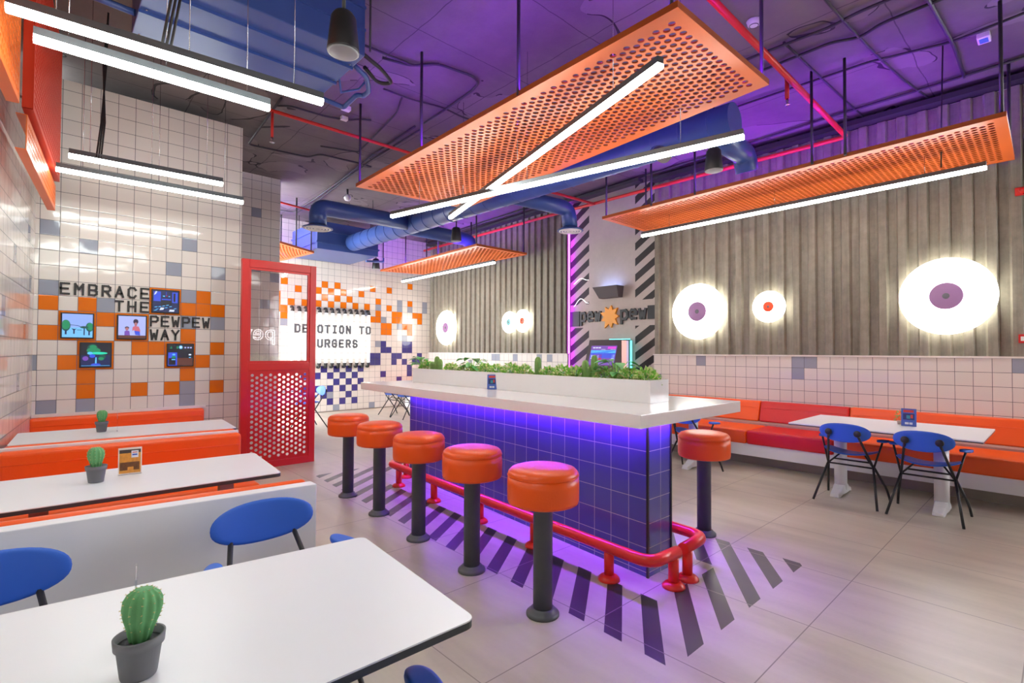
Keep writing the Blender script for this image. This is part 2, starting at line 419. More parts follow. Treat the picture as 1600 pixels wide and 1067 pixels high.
# ------------------------------------------------------------------ helper shapes
def ring_panel(W,L,pitch,r,margin,th,hseg=12,stagger=True,mi_face=0,mi_edge=1,faces=2):
    """perforated sheet in XY, 0..W x 0..L, top z=th bottom z=0 ; returns MB"""
    mb=MB(); nx=int((W-2*margin)/pitch); ny=int((L-2*margin)/(pitch*.866))
    px=(W-2*margin)/nx; py=(L-2*margin)/ny
    rects=[]
    def quad(x0,y0,x1,y1):
        for z,up in ((0,False),(th,True))[:faces]:
            f=(0,1,2,3) if up else (3,2,1,0)
            mb.add([(x0,y0,z),(x1,y0,z),(x1,y1,z),(x0,y1,z)],[f],mi_face)
    def cell(x0,y0,x1,y1):
        cx,cy=(x0+x1)/2,(y0+y1)/2
        pts=[];q=hseg//4
        C=[(x1,y0),(x1,y1),(x0,y1),(x0,y0)]
        circ=[(cx+r*math.cos(2*PI*k/hseg-PI/4),cy+r*math.sin(2*PI*k/hseg-PI/4)) for k in range(hseg)]
        for z,up in ((0,False),(th,True))[:faces]:
            vs=[(x,y,z) for x,y in C]+[(x,y,z) for x,y in circ]; fs=[]
            for k in range(4):
                a=4+k*q; ring=[4+(k*q+m)%hseg for m in range(q+1)]
                f=[k,(k+1)%4]+ring[::-1]
                fs.append(tuple(f) if up else tuple(f[::-1]))
            mb.add(vs,fs,mi_face)
        if faces==2:
            vs=[(x,y,0) for x,y in circ]+[(x,y,th) for x,y in circ]
            mb.add(vs,[(k,k+hseg,(k+1)%hseg+hseg,(k+1)%hseg) for k in range(hseg)],mi_edge,True)
    for j in range(ny):
        y0=margin+py*j; y1=y0+py
        if stagger and j%2:
            quad(margin,y0,margin+px/2,y1); quad(W-margin-px/2,y0,W-margin,y1)
            for i in range(nx-1): cell(margin+px*(i+.5),y0,margin+px*(i+1.5),y1)
        else:
            for i in range(nx): cell(margin+px*i,y0,margin+px*(i+1),y1)
    quad(0,0,W,margin); quad(0,L-margin,W,L); quad(0,margin,margin,L-margin); quad(W-margin,margin,W,L-margin)
    for a,b in (((0,0),(W,0)),((W,0),(W,L)),((W,L),(0,L)),((0,L),(0,0))):
        mb.add([(a[0],a[1],0),(b[0],b[1],0),(b[0],b[1],th),(a[0],a[1],th)],[(0,1,2,3)],mi_edge)
    return mb
# stroke lettering ------------------------------------------------
G={'E':[[(4,6),(0,6),(0,0),(4,0)],[(0,3),(3.4,3)]],'M':[[(0,0),(0,6),(2,3),(4,6),(4,0)]],
'B':[[(0,0),(0,6),(3,6),(3.8,5.3),(3.8,3.8),(3,3),(0,3)],[(3,3),(4,2.2),(4,.8),(3,0),(0,0)]],
'R':[[(0,0),(0,6),(3,6),(4,5.2),(4,3.6),(3,2.8),(0,2.8)],[(2,2.8),(4,0)]],'A':[[(0,0),(2,6),(4,0)],[(.8,2),(3.2,2)]],
'C':[[(4,4.8),(3,6),(1,6),(0,4.8),(0,1.2),(1,0),(3,0),(4,1.2)]],'T':[[(0,6),(4,6)],[(2,6),(2,0)]],'H':[[(0,0),(0,6)],[(4,0),(4,6)],[(0,3),(4,3)]],
'P':[[(0,0),(0,6),(3,6),(4,5.2),(4,3.6),(3,2.8),(0,2.8)]],'W':[[(0,6),(.8,0),(2,3.6),(3.2,0),(4,6)]],'Y':[[(0,6),(2,3),(4,6)],[(2,3),(2,0)]],
'D':[[(0,0),(0,6),(2.8,6),(4,4.8),(4,1.2),(2.8,0),(0,0)]],'O':[[(1,6),(3,6),(4,4.8),(4,1.2),(3,0),(1,0),(0,1.2),(0,4.8),(1,6)]],
'V':[[(0,6),(2,0),(4,6)]],'I':[[(.6,6),(3.4,6)],[(2,6),(2,0)],[(.6,0),(3.4,0)]],'N':[[(0,0),(0,6),(4,0),(4,6)]],'U':[[(0,6),(0,1.2),(1,0),(3,0),(4,1.2),(4,6)]],
'G':[[(4,4.8),(3,6),(1,6),(0,4.8),(0,1.2),(1,0),(3,0),(4,1.2),(4,3),(2.2,3)]],'S':[[(4,5),(3,6),(1,6),(0,5),(0,3.8),(1,3),(3,3),(4,2.2),(4,1),(3,0),(1,0),(0,1)]],
'p':[[(0,-2),(0,4),(3,4),(4,3),(4,1),(3,0),(0,0)]],'e':[[(.2,2.1),(4,2.1),(4,3),(3,4),(1,4),(0,3),(0,1),(1,0),(3.6,0)]],'w':[[(0,4),(.9,0),(2,3),(3.1,0),(4,4)]]}
def glyph(mb,ch,O,U,w,h,sw,n,depth,mi=0):
    """letter in plane spanned by U and Z ; n outward normal"""
    O=Vector(O);U=Vector(U);n=Vector(n);Z=Vector((0,0,1))
    for li,pl in enumerate(G[ch]):
        for si,((x0,y0),(x1,y1)) in enumerate(zip(pl,pl[1:])):
            a=Vector((sw/2+x0/4*(w-sw),sw/2+y0/6*(h-sw))); b=Vector((sw/2+x1/4*(w-sw),sw/2+y1/6*(h-sw)))
            d=(b-a).normalized(); a=a-d*sw*.48; b=b+d*sw*.48; q=Vector((-d.y,d.x))*sw/2
            P=[a-q,b-q,b+q,a+q]; dep=depth+.0004*((si+li)%3)
            vs=[O+U*p.x+Z*p.y for p in P]+[O+U*p.x+Z*p.y+n*dep for p in P]
            mb.add(vs,[(4,5,6,7),(0,1,5,4),(1,2,6,5),(2,3,7,6),(3,0,4,7),(3,2,1,0)],mi)
def word(name,label,text,O,U,pitch,w,h,sw,n,depth,mat,cat='lettering',parent=None):
    r=root(name,label,cat,O) if parent is None else parent
    for k,ch in enumerate(text):
        if ch==' ': continue
        mb=MB(); glyph(mb,ch,Vector(O)+Vector(U)*pitch*k,U,w,h,sw,n,depth)
        mb.build('letter',mat,r,world=True)
    return r
# ------------------------------------------------------------------ ISLAND COUNTER
def sk(Y,x0,y0,k): return x0+k*(Y-y0)
r=root('bar_counter','long white-topped bar counter clad in purple-blue square tiles in the middle of the room','counter',(2.92,1.78,0))
# tiled base : near face and two long faces
base=MB()
def sheet(mb,P,Q,z0,z1,zn,s=T,mi=0,off=0.0,flip=False):
    P=Vector(P);Q=Vector(Q);L=(Q-P).length;U=(Q-P)/L
    n=math.ceil((L-off)/s); m=math.ceil((zn-z0)/s); e=.0004
    cl=lambda v:min(1-e,max(e,v))
    for i in range(-1 if off>0 else 0,n):
        for j in range(m):
            a=max(0,off+i*s);b=min(L,off+(i+1)*s);t=min(z1,zn-j*s);q=max(z0,zn-(j+1)*s)
            if b-a<1e-4 or t-q<1e-4: continue
            vs=[P+U*a+Vector((0,0,q)),P+U*b+Vector((0,0,q)),P+U*b+Vector((0,0,t)),P+U*a+Vector((0,0,t))]
            u0,u1=cl((a-off)/s-i),cl((b-off)/s-i); v0,v1=cl((q-zn)/s+j+1),cl((t-zn)/s+j+1)
            uv=[(i+u0,-j+v0),(i+u1,-j+v0),(i+u1,-j+v1),(i+u0,-j+v1)]
            f=(0,1,2,3)
            if flip: f=(3,2,1,0); uv=uv[::-1]
            mb.add(vs,[f],mi,False,[uv])
A=(2.79,1.78,0);B=(3.06,1.78,0);Cc=(3.36,5.0,0);D=(3.09,5.07,0)
sheet(base,A,B,0,.99,.93); sheet(base,B,Cc,0,.99,.93); sheet(base,D,A,0,.99,.93,off=(Vector(D)-Vector(A)).length%T); sheet(base,Cc,D,0,.99,.93)
base.build('tiled_base',M['tb'],r,world=True)
mb=MB().box((2.783,1.773,0),(2.797,1.787,.99)).box((3.053,1.773,0),(3.067,1.787,.99)); mb.build('corner_trim',M['black'],r,world=True)
top=MB().prism([(2.341,1.534),(3.561,1.534),(3.745,5.14),(2.53,5.157)],.992,1.067); top.build('worktop',M['quartz'],r,world=True,bevel=.004)
# LED strips under the worktop on each long side
def strip(name,P,Q,w,mat,parent,th=.006):
    P=Vector(P);Q=Vector(Q);d=(Q-P).normalized();n=Vector((-d.y,d.x,0))*w/2
    m=MB();vs=[P-n,Q-n,Q+n,P+n];m.add([*vs,*[v+Vector((0,0,th)) for v in vs]],[(3,2,1,0),(4,5,6,7),(0,1,5,4),(1,2,6,5),(2,3,7,6),(3,0,4,7)])
    return m.build(name,mat,parent,world=True)
strip('led_strip',(2.765,1.755,.984),(3.062,5.03,.984),.016,M['violet2'],r)
strip('led_strip',(3.086,1.755,.984),(3.382,5.0,.984),.016,M['violet2'],r)
strip('led_strip',(2.775,1.757,.984),(3.075,1.757,.984),.016,M['violet2'],r)
MB().prism([(2.742,1.732),(3.110,1.732),(3.408,5.03),(3.404,5.03),(3.106,1.736),(2.746,1.736),(3.041,5.05),(3.037,5.05)],.957,.9918).build('led_channel',M['quartz'],r,world=True)
# planter box
pl=root('planter_box','long low white planter box standing along the bar counter top','planter',(3.05,1.84,1.067))
P4=[(2.915,1.84),(3.150,1.845),(3.235,4.86),(2.985,4.85)]
mb=MB()
def inset(poly,d):
    cx=sum(p[0] for p in poly)/4; out=[]
    (x0,y0),(x1,y1),(x2,y2),(x3,y3)=poly
    return [(x0+d,y0+d),(x1-d,y1+d),(x2-d,y2-d),(x3+d,y3-d)]
I4=inset(P4,.012); z0,z1=1.0675,1.2175
vs=[(*p,z0) for p in P4]+[(*p,z1) for p in P4]+[(*p,z1) for p in I4]+[(*p,z1-.03) for p in I4]
fs=[(3,2,1,0)]+[(i,(i+1)%4,4+(i+1)%4,4+i) for i in range(4)]+[(4+i,4+(i+1)%4,8+(i+1)%4,8+i) for i in range(4)]+[(8+i,8+(i+1)%4,12+(i+1)%4,12+i) for i in range(4)]
mb.add(vs,fs); mb.build('box',M['quartz'],pl,world=True)
MB().add([(*p,z1-.028) for p in I4],[(0,1,2,3)]).build('soil',M['soil'],pl,world=True)
# ---- plants
def leaf(mb,P,d,n,L,W,mi,fold=.25):
    d=d.normalized(); s=d.cross(n); 
    if s.length<1e-4: s=d.cross(Vector((1,0,0)))
    s.normalize(); n=s.cross(d)
    a=P; b=P+d*L*.45+s*W/2+n*W*fold; c=P+d*L-n*L*.12; e=P+d*L*.45-s*W/2+n*W*fold; m=P+d*L*.45
    mb.add([a,b,c,e,m],[(0,4,1),(1,4,2),(0,3,4),(3,2,4)],mi,True)
def rnd(): 
    while True:
        v=Vector((random.uniform(-1,1),random.uniform(-1,1),random.uniform(-1,1)))
        if .1<v.length<1: return v.normalized()
def bush(rad,h,n):
    mb=MB()
    for k in range(7):
        a=random.random()*6.28; q=rad*.7*random.random(); mb.tube([(0,0,-.03),(q*.5*math.cos(a),q*.5*math.sin(a),h*.45),(q*math.cos(a),q*math.sin(a),h*.8)],.0022,5,2)
    for k in range(n):
        v=rnd(); v.z=abs(v.z)*1.0-.12; rr=random.uniform(.55,1)**.6
        P=Vector((v.x*rad*rr,v.y*rad*rr,max(-.02,v.z*h*rr)))
        d=(Vector((v.x,v.y,v.z*.6+.35))+rnd()*.55)
        leaf(mb,P,d,rnd(),random.uniform(.024,.037),random.uniform(.014,.021),0 if random.random()<.55 else 1)
    return mb
def broad(n,h,size):
    mb=MB()
    for k in range(n):
        a=k*2.4+random.uniform(-.3,.3); hh=h*random.uniform(.45,1); q=random.uniform(.02,.09)
        P=Vector((q*math.cos(a)*1.0,q*math.sin(a)*1.3,hh)); mb.tube([(0,0,-.03),P*.55+Vector((0,0,.02)),P],.0025,5,1)
        d=Vector((math.cos(a),math.sin(a)*1.2,random.uniform(-.35,.25))); L=size*random.uniform(.7,1.15); d.normalize()
        s=d.cross(Vector((0,0,1))).normalized(); n_=s.cross(d)
        prof=[(0,.0),(.12,.55),(.3,1),(.55,.86),(.8,.45),(1,0)]
        vs=[];fs=[]
        for t,wd in prof:
            c=P+d*(L*t)-Vector((0,0,1))*(L*.25*t*t)
            for sgn in (-1,0,1): vs.append(c+s*sgn*wd*L*.38+n_*abs(sgn)*wd*L*.10)
        for i in range(len(prof)-1):
            for j in range(2): fs.append((i*3+j,i*3+j+1,i*3+j+4,i*3+j+3))
        mb.add(vs,fs,0,True)
    return mb
def column(mb,x,y,r,h,ribs=10):
    prof=[(r*.75,-.03),(r*.95,h*.1),(r,h*.4),(r*.97,h*.75),(r*.8,h*.9),(r*.45,h*.98),(0.0001,h)]
    mb.lathe(prof,(x,y,0),40,0,True,lambda a,z:1+.10*math.cos(ribs*a))
PZ=1.19
def pxy(Y): return sk(Y,3.035,1.84,.026)
BUSH=[(4.26,'fifth leafy bush from the far end'),]
def put(o,Y,dx=0): o.location=(pxy(Y)+dx,Y,PZ)
bl=[ (1.95,.085,.085,260,'pale-tipped leafy bush at the near end of the white planter'),
 (2.09,.085,.08,240,'pale-tipped leafy bush second from the near end of the white planter'),
 (2.30,.08,.075,220,'leafy bush in the planter between the broad-leaved plant and the paired cactus columns'),
 (2.58,.08,.08,210,'leafy bush in the planter just past the three cactus columns by the kiosk'),
 (2.72,.085,.085,220,'middle leafy bush of three between the cactus columns and the tall single cactus'),
 (2.88,.075,.075,190,'leafy bush in the planter right beside the tall single cactus, on its near side'),
 (3.18,.075,.08,190,'leafy bush in the planter just beyond the tall single cactus'),
 (3.36,.085,.09,210,'round leafy bush in the planter, second beyond the tall single cactus'),
 (3.55,.075,.075,180,'small leafy bush in the planter above the blue card, second beyond it'),
 (3.73,.07,.075,170,'small leafy bush in the planter directly behind the blue card'),
 (4.02,.08,.08,180,'leafy bush at the foot of the far broad-leaved plant in the planter'),
 (4.28,.075,.075,170,'leafy bush in the planter between the far broad-leaved plant and the dark cactus group'),
 (4.76,.085,.085,200,'leafy bush at the far end of the white planter')]
for Y,ra,h,n,lab in bl:
    o=single(bush(ra*1.05,h*1.3,int(n*1.3)),'leafy_bush',[M['leafA'],M['leafB'],M['leafC']],lab,'plant','bushes in the counter planter'); put(o,Y)
for Y,n,h,s,lab in [(2.20,15,.145,.12,'big broad-leaved plant near the near end of the planter, in front of the screen kiosk'),
   (3.90,15,.15,.10,'broad-leaved plant towards the far half of the planter, between leafy bushes'),
   (4.84,20,.15,.105,'dense broad-leaved plant at the far end of the planter, before the tiled far wall')]:
    o=single(broad(n,h,s),'broad_leaved_plant',[M['leafC'],M['leafA']],lab,'plant','broad-leaved plants in the planter'); put(o,Y,-.01)
mb=MB(); column(mb,0,0,.027,.17); o=single(mb,'column_cactus',M['cactus2'],'tall single dark green cactus column in the middle of the planter','cactus'); put(o,3.01)
for Y,h,rr,lab in [(2.41,.19,.026,'taller back cactus of the three columns before the kiosk screen'),(2.50,.15,.026,'middle-height cactus column left of the taller one before the kiosk'),(2.44,.10,.02,'shortest cactus column at the foot of the taller pair before the kiosk')]:
    mb=MB(); column(mb,0,0,rr,h); o=single(mb,'column_cactus',M['cactus2'],lab,'cactus','three cactus columns near the kiosk'); put(o,Y,-.02 if h<.12 else .01)
for Y,h,rr,lab in [(4.56,.16,.028,'tallest cactus of the far dark group in the planter'),(4.50,.13,.026,'second cactus of the far dark group, leaning against the tallest'),(4.65,.10,.024,'short dark cactus at the far side of the far group')]:
    mb=MB(); column(mb,0,0,rr,h); o=single(mb,'column_cactus',M['cactus2'],lab,'cactus','far group of cactus columns'); put(o,Y)
mb=MB(); column(mb,0,0,.018,.075); o=single(mb,'column_cactus',M['cactus2'],'tiny dark cactus at the foot of the tall single cactus in the planter','cactus'); put(o,2.95,-.03)
# foot rails
def bent(pts,rad,seg=6):
    pts=[Vector(p) for p in pts]; out=[pts[0]]
    for a,b,c in zip(pts,pts[1:],pts[2:]):
        d0=(a-b).normalized();d1=(c-b).normalized(); k=min(rad,(a-b).length*.49,(c-b).length*.49)
        for i in range(seg+1):
            t=i/seg; out.append((b+d0*k)*(1-t)**2+b*2*t*(1-t)+(b+d1*k)*t*t)
    return out+[pts[-1]]
def rail(label,path,posts):
    rr=root('foot_rail',label,'foot rail',(path[1][0],path[1][1],0))
    MB().tube(bent(path,.10),.036,14).build('rail_pipe',M['rail_red'],rr,world=True)
    for x,y in posts:
        p=MB().tube([(x,y,.02),(x,y,.19)],.031,14).build('post',M['rail_red'],rr,world=True)
        MB().lathe([(.068,0),(.066,.012),(.052,.026),(.036,.034),(.031,.034)],(x,y,0),24).build('foot_flange',M['rail_red'],p,world=True)
rail('red bent-pipe foot rail on the stool-lined side of the counter',[(3.02,5.0,.2),(2.755,4.93,.2),(2.57,1.62,.2),(2.835,1.605,.2)],[(2.80,1.61),(2.595,1.93),(2.635,2.62),(2.675,3.29),(2.715,4.02),(2.75,4.72),(3.0,4.99)])
rail('red bent-pipe foot rail on the banquette side of the counter',[(2.905,1.605,.2),(3.20,1.615,.2),(3.47,4.95,.2)],[(2.96,1.607),(3.24,2.1),(3.31,3.0),(3.39,4.0),(3.45,4.8)])
# menu card on the counter
def card(x,y,z,rz,w,h,label,cols,cat='menu card',lean=.1):
    rr=root('menu_card',label,cat,(x,y,z),rz)
    M_=Matrix.Rotation(-lean,4,'X')
    mb=MB().box((-w/2,-.003,0),(w/2,.003,h)).xform(M_); mb.build('holder',cols[0],rr)
    for k,(nm,m,a,b) in enumerate(cols[1]):
        mb=MB().add([(a[0]*w/2,-.0036-.0002*k,a[1]*h),(b[0]*w/2,-.0036-.0002*k,a[1]*h),(b[0]*w/2,-.0036-.0002*k,b[1]*h),(a[0]*w/2,-.0036-.0002*k,b[1]*h)],[(0,1,2,3)]).xform(M_)
        mb.build(nm,m,rr)
    mb=MB().box((-w/2,-.005,0),(w/2,.03,.002)); mb.build('stand_foot',M['acryl'],rr)
    return rr
cb=simple('card_blue',srgb(72,104,190),.4);cr=simple('card_red',srgb(214,70,60),.4);cw=simple('card_white',srgb(226,232,240),.4);cd=simple('card_navy',srgb(40,52,110),.4);ct=simple('card_teal',srgb(60,150,160),.4)
bluecols=(cb,[('headline',cr,(-.7,.78),(.65,.92)),('picture',cd,(-.75,.36),(.75,.72)),('picture_detail',ct,(-.3,.42),(.2,.62)),('picture_detail',cr,(.25,.46),(.55,.66)),('caption',cw,(-.5,.10),(.0,.22)),('caption',cw,(.08,.10),(.5,.22))])
card(2.925,3.44,1.0685,-.85,.085,.13,'blue menu card leaning against the planter front on the counter',bluecols)
# bar stools
def make_stool(label):
    rr=root('bar_stool',label,'bar stool',(0,0,0),0,'orange pedestal bar stools')
    R=.192
    prof=[(.0001,.594),(R*.9,.594),(R*.975,.600),(R,.615),(R*1.005,.70),(R*.99,.742)]
    mb=MB().lathe(prof,seg=48); 
    prof2=[(R*.985,.742),(R*.995,.748),(R*.97,.762),(R*.9,.776),(R*.75,.785),(R*.4,.79),(.0001,.79)]
    mb.lathe(prof2,seg=48); mb.build('seat_cushion',M['orange_leather'],rr)
    MB().tube([(R*.995*math.cos(2*PI*k/48),R*.995*math.sin(2*PI*k/48),.744) for k in range(48)],.0022,6,closed=True).build('piping',M['orange_leather'],rr)
    MB().lathe([(.052,.02),(.052,.58),(.075,.585),(.075,.596)],seg=28).build('pole',M['pole'],rr)
    MB().lathe([(.088,0),(.088,.012),(.080,.02),(.068,.026),(.064,.036),(.053,.04)],seg=32).build('base_flange',M['pole'],rr)
    return rr
slabs=['orange bar stool with charcoal pole nearest the foreground table','second orange bar stool along the counter counting from the foreground','third orange bar stool along the counter counting from the foreground, middle of the row','fourth orange bar stool along the counter, second from the red screen','orange bar stool farthest along the counter, beside the red perforated screen']
spos=[(1.992,1.915),(2.048,2.60),(2.092,3.30),(2.158,4.03),(2.20,4.73)]
st0=make_stool(slabs[0]); st0.location=(*spos[0],0)
for lab,p in zip(slabs[1:],spos[1:]):
    c=copy_tree(st0); c.location=(*p,0); c['label']=lab; c.rotation_euler=(0,0,random.random()*6)
c=copy_tree(st0); c.location=(3.785,1.915,0); c['label']='orange bar stool standing alone on the banquette side of the counter'
# ------------------------------------------------------------------ chairs
def oval_plate(mb,cx,cy,cz,a,b,th,tilt,curve,mi=0,flat=False,saddle=0):
    """oval plate; local plane: x across, second axis vertical (flat=False) or depth (flat=True)"""
    N=40; rings=[0,.35,.65,.85,.96,1.0]
    vs=[]
    def pt(u,v,side,q):
        e=th/2*(1 if q<.9 else (.8 if q<.99 else .0))
        if flat:
            z=saddle*(u/a)**2*a*.18+ .10*(v/b)**2*b*(-1 if v>0 else .8); return Vector((cx+u,cy+v,cz+z+side*e))
        y=curve*(u/a)**2; P=Vector((u,y+side*e,v)); P=Matrix.Rotation(tilt,3,'X')@P
        return Vector((cx,cy,cz))+P
    fs=[]
    for side in (1,-1):
        base=len(vs)
        vs.append(pt(0,0,side,0))
        for q in rings[1:]:
            for k in range(N):
                t=2*PI*k/N; sx=abs(math.cos(t))**.9*(1 if math.cos(t)>0 else -1); sy=abs(math.sin(t))**.9*(1 if math.sin(t)>0 else -1)
                vs.append(pt(a*q*sx,b*q*sy,side,q))
        for k in range(N):
            f=(base,base+1+k,base+1+(k+1)%N); fs.append(f if (side>0)==flat else f[::-1])
        for i in range(len(rings)-2):
            for k in range(N):
                A_=base+1+i*N+k;B_=base+1+i*N+(k+1)%N
                f=(A_,A_+N,B_+N,B_); fs.append(f if (side>0)==flat else f[::-1])
    mb.add(vs,fs,mi,True); return mb
def make_chair(label):
    """faces +Y"""
    rr=root('dining_chair',label,'chair',(0,0,0),0,'blue oval-backed chairs')
    oval_plate(MB(),0,.03,.445,.225,.205,.016,0,0,flat=True,saddle=1.1).build('seat',M['blue'],rr)
    oval_plate(MB(),0,-.235,.665,.208,.088,.018,.10,.035).build('backrest',M['blue'],rr)
    for s in (-1,1):
        J=Vector((s*.185,-.02,.335))
        MB().tube([J,(s*.115,-.258,.66)],.0105,8).build('back_post',M['black'],rr)
        m=MB().lathe([(.0001,-.008),(.026,-.006),(.03,0),(.026,.006),(.0001,.008)],seg=20); m.xform(Matrix.Translation((s*.115,-.262,.668))@Matrix.Rotation(PI/2-.10,4,'X')); m.build('back_disc',M['black'],rr)
        MB().tube([J+Vector((0,.0,0)),(s*.245,.02,.575)],.009,8).build('arm_post',M['black'],rr)
        m=MB(); oval_plate(m,0,0,0,.036,.085,.024,0,0,flat=True); m.xform(Matrix.Translation((s*.248,.045,.588))@Matrix.Rotation(-s*.25,4,'Z')); m.build('arm_pad',M['blue'],rr)
        MB().tube([J+Vector((0,-.01,0)),(s*.255,-.235,0.004)],.0105,8).build('leg',M['black'],rr)
        MB().tube(bent([J+Vector((0,.01,.01)),(s*.245,.19,.11),(s*.258,.235,0.004)],.06),.0105,8).build('leg',M['black'],rr)
        MB().tube([J,(s*.10,.06,.43)],.008,8).build('seat_strut',M['black'],rr)
    MB().tube([(-.185,-.02,.335),(.185,-.02,.335)],.008,8).build('cross_bar',M['black'],rr)
    MB().tube([(-.16,.05,.37),(.16,.05,.37)],.008,8).build('cross_bar',M['black'],rr)
    return rr
# +Y-facing local ; rz=-pi/2 faces +X ; pi faces -Y ; pi/2 faces -X
CH=[((5.695,1.41,0),-PI/2,'blue oval-backed chair at the banquette table, the one nearer the counter'),
 ((5.665,.83,0),-PI/2,'blue oval-backed chair at the banquette table, the one farther from the counter'),
 ((5.69,3.02,0),-PI/2,'blue oval-backed chair half hidden behind the lone bar stool and the counter end'),
 ((.715,2.14,0),PI,'blue oval-backed chair drawn up to the foreground table, in front of the white low wall'),
 ((-.11,2.10,0),PI+.05,'blue oval-backed chair cut off by the frame, behind the far corner of the foreground table'),
 ((.46,1.0,0),0.12,'blue chair mostly hidden under the front edge of the foreground table'),
 ((5.70,10.03,0),-PI/2,'blue chair seen beneath the far counter end, the farther of a pair'),
 ((5.66,9.43,0),-PI/2,'blue chair seen beneath the far counter end, the nearer of a pair'),
 ((3.62,9.40,0),PI/2,'blue chair seen just past the red screen, before the purple checker tiles')]
ch0=make_chair(CH[0][2])
for k,(p,a,lab) in enumerate(CH):
    o=ch0 if k==0 else copy_tree(ch0)
    o.location=p; o.rotation_euler=(0,0,a); o['label']=lab
# ------------------------------------------------------------------ tables
def rcorner(poly,rad=.03,seg=5):
    out=[];n=len(poly)
    for i in range(n):
        a=Vector(poly[i-1]);b=Vector(poly[i]);c=Vector(poly[(i+1)%n]);d0=(a-b).normalized()*rad;d1=(c-b).normalized()*rad
        for k in range(seg+1):
            t=k/seg;q=(b+d0)*(1-t)**2+b*2*t*(1-t)+(b+d1)*t*t; out.append((q.x,q.y))
    return out
def booth_table(label,poly,legs,zt=.72):
    cx=sum(p[0] for p in poly)/4;cy=sum(p[1] for p in poly)/4
    rr=root('booth_table',label,'table',(cx,cy,0))
    pr=rcorner(poly,.03)
    MB().prism(pr,zt-.004,zt).build('table_top',M['white'],rr,world=True)
    MB().prism(pr,zt-.022,zt-.0042).build('edge_band',M['darkedge'],rr,world=True)
    for x,y in legs:
        l=MB().box((x-.035,y-.03,.02),(x+.035,y+.03,zt-.022)).build('leg',M['taupe'],rr,world=True)
        MB().box((x-.05,y-.28,0),(x+.05,y+.28,.02)).build('foot_plate',M['taupe'],l,world=True)
booth_table('white foreground table with dark edge and a potted cactus, cut off by the frame',[(.827,1.032),(.88,1.758),(-.42,1.90),(-.47,1.05)],[(.35,1.42),(-.2,1.42)])
booth_table('white booth table with cactus pot and burger card, between the two orange benches',[(.998,2.985),(1.053,3.687),(-.33,3.75),(-.38,3.03)],[(.80,3.33),(.0,3.36)])
booth_table('white booth table against the far pixel-tiled wall below the small screens',[(1.275,4.975),(1.325,5.68),(-.135,5.80),(-.175,5.09)],[(.95,5.35),(.2,5.4)])
def ped_table(label,x0,y0,x1,y1,peds,zt=.705):
    rr=root('banquette_table',label,'table',((x0+x1)/2,(y0+y1)/2,0))
    pr=rcorner([(x0,y0),(x1,y0),(x1,y1),(x0,y1)],.012)
    MB().prism(pr,zt-.010,zt).build('table_top',M['white'],rr,world=True)
    MB().prism(pr,zt-.02,zt-.0102).build('edge_band',M['darkedge'],rr,world=True)
    for x,y in peds:
        c=MB().tube([(x,y,.05),(x,y,zt-.02)],.055,24).build('pedestal',M['whitemetal'],rr,world=True)
        f=MB()
        for k in (0,2):
            a=k*PI/2
            prof=[(.03,.075,.05),(.12,.06,.045),(.20,.038,.042),(.225,.0,.04)]
            m=MB()
            vs=[];fs=[]
            for d,z,w in [(.0,.10,.062),(.07,.095,.060),(.12,.062,.056),(.17,.048,.052),(.21,.036,.046)]:
                vs+= [(d,-w*.75,z),(d,w*.75,z),(d,w*.9,.018 if d<.15 else 0),(d,-w*.9,.018 if d<.15 else 0)]
            for i in range(4):
                for j in range(4):
                    fs.append((i*4+j,i*4+(j+1)%4,(i+1)*4+(j+1)%4,(i+1)*4+j))
            fs.append((16,17,18,19))
            m.add(vs,fs,0); m.xform(Matrix.Translation((x,y,0))@Matrix.Rotation(a,4,'Z'))
            f.add(m.v,m.f,0)
        f.build('cross_foot',M['whitemetal'],c,world=True,bevel=.006)
ped_table('white banquette table on two white pedestals before the two blue chairs',5.505,.46,6.50,1.90,[(5.9,1.55),(5.9,.77)])
ped_table('white banquette table on white pedestal mostly hidden behind the bar counter',5.51,2.9,6.36,4.1,[(5.9,3.12),(5.9,3.85)])
ped_table('small white table by the far right wall, hidden behind the counter base',5.9,9.2,6.7,10.4,[(6.3,9.55),(6.3,10.05)])
ped_table('small white table glimpsed just past the red screen by the far left chair',2.75,9.0+.2,3.34,10.0,[(3.05,9.6)])
# ------------------------------------------------------------------ benches
def cushion(mb,a,b,r=.03):
    return mb.box(a,b)
def booth_bench(label,x0,x1,yb,sgn,zt=.75,depth=.5,slant=0,bt=.09):
    """yb: y of the back plane (rear of backrest); sgn +1 seat extends to +Y"""
    rr=root('booth_bench',label,'bench',((x0+x1)/2,yb,0))
    y1=yb+sgn*bt; y2=yb+sgn*(bt+depth)
    def bx(ya,yb_,za,zb,m,name,bev):
        lo,hi=min(ya,yb_),max(ya,yb_); dx=slant
        p=MB().prism([(x0,lo+dx),(x1,lo),(x1,hi),(x0,hi+dx)],za,zb); return p.build(name,m,rr,world=True,bevel=bev,seg=4)
    bx(yb,y1,.50,zt,M['orange_leather'],'backrest',min(.03,bt*.4))
    # seam line across the backrest
    ys=y1+sgn*.001
    MB().tube([(x0+.02,ys+slant,zt-.085),(x1-.02,ys,zt-.085)],.0028,6).build('backrest_seam',M['orange_leather'],rr,world=True)
    bx(yb,y2,.33,.46,M['orange_leather'],'seat',.03)
    bx(yb+sgn*.0,y2-sgn*.06,.08,.328,M['white'],'base',0)
    bx(yb+sgn*.0,y2-sgn*.12,0,.079,M['toe'],'plinth',0)
mb=MB().prism([(-.46,2.615),(1.0,2.495),(1.0,2.572),(-.46,2.692)],0,.75)
single(mb,'low_wall','' or M['white'],'low white divider panel behind the foreground chairs','divider',bevel=.004)
booth_bench('orange booth bench backing on the white divider, seat under the cactus-and-card table',-.33,.985,2.582,1,zt=.757,slant=.115,bt=.05)
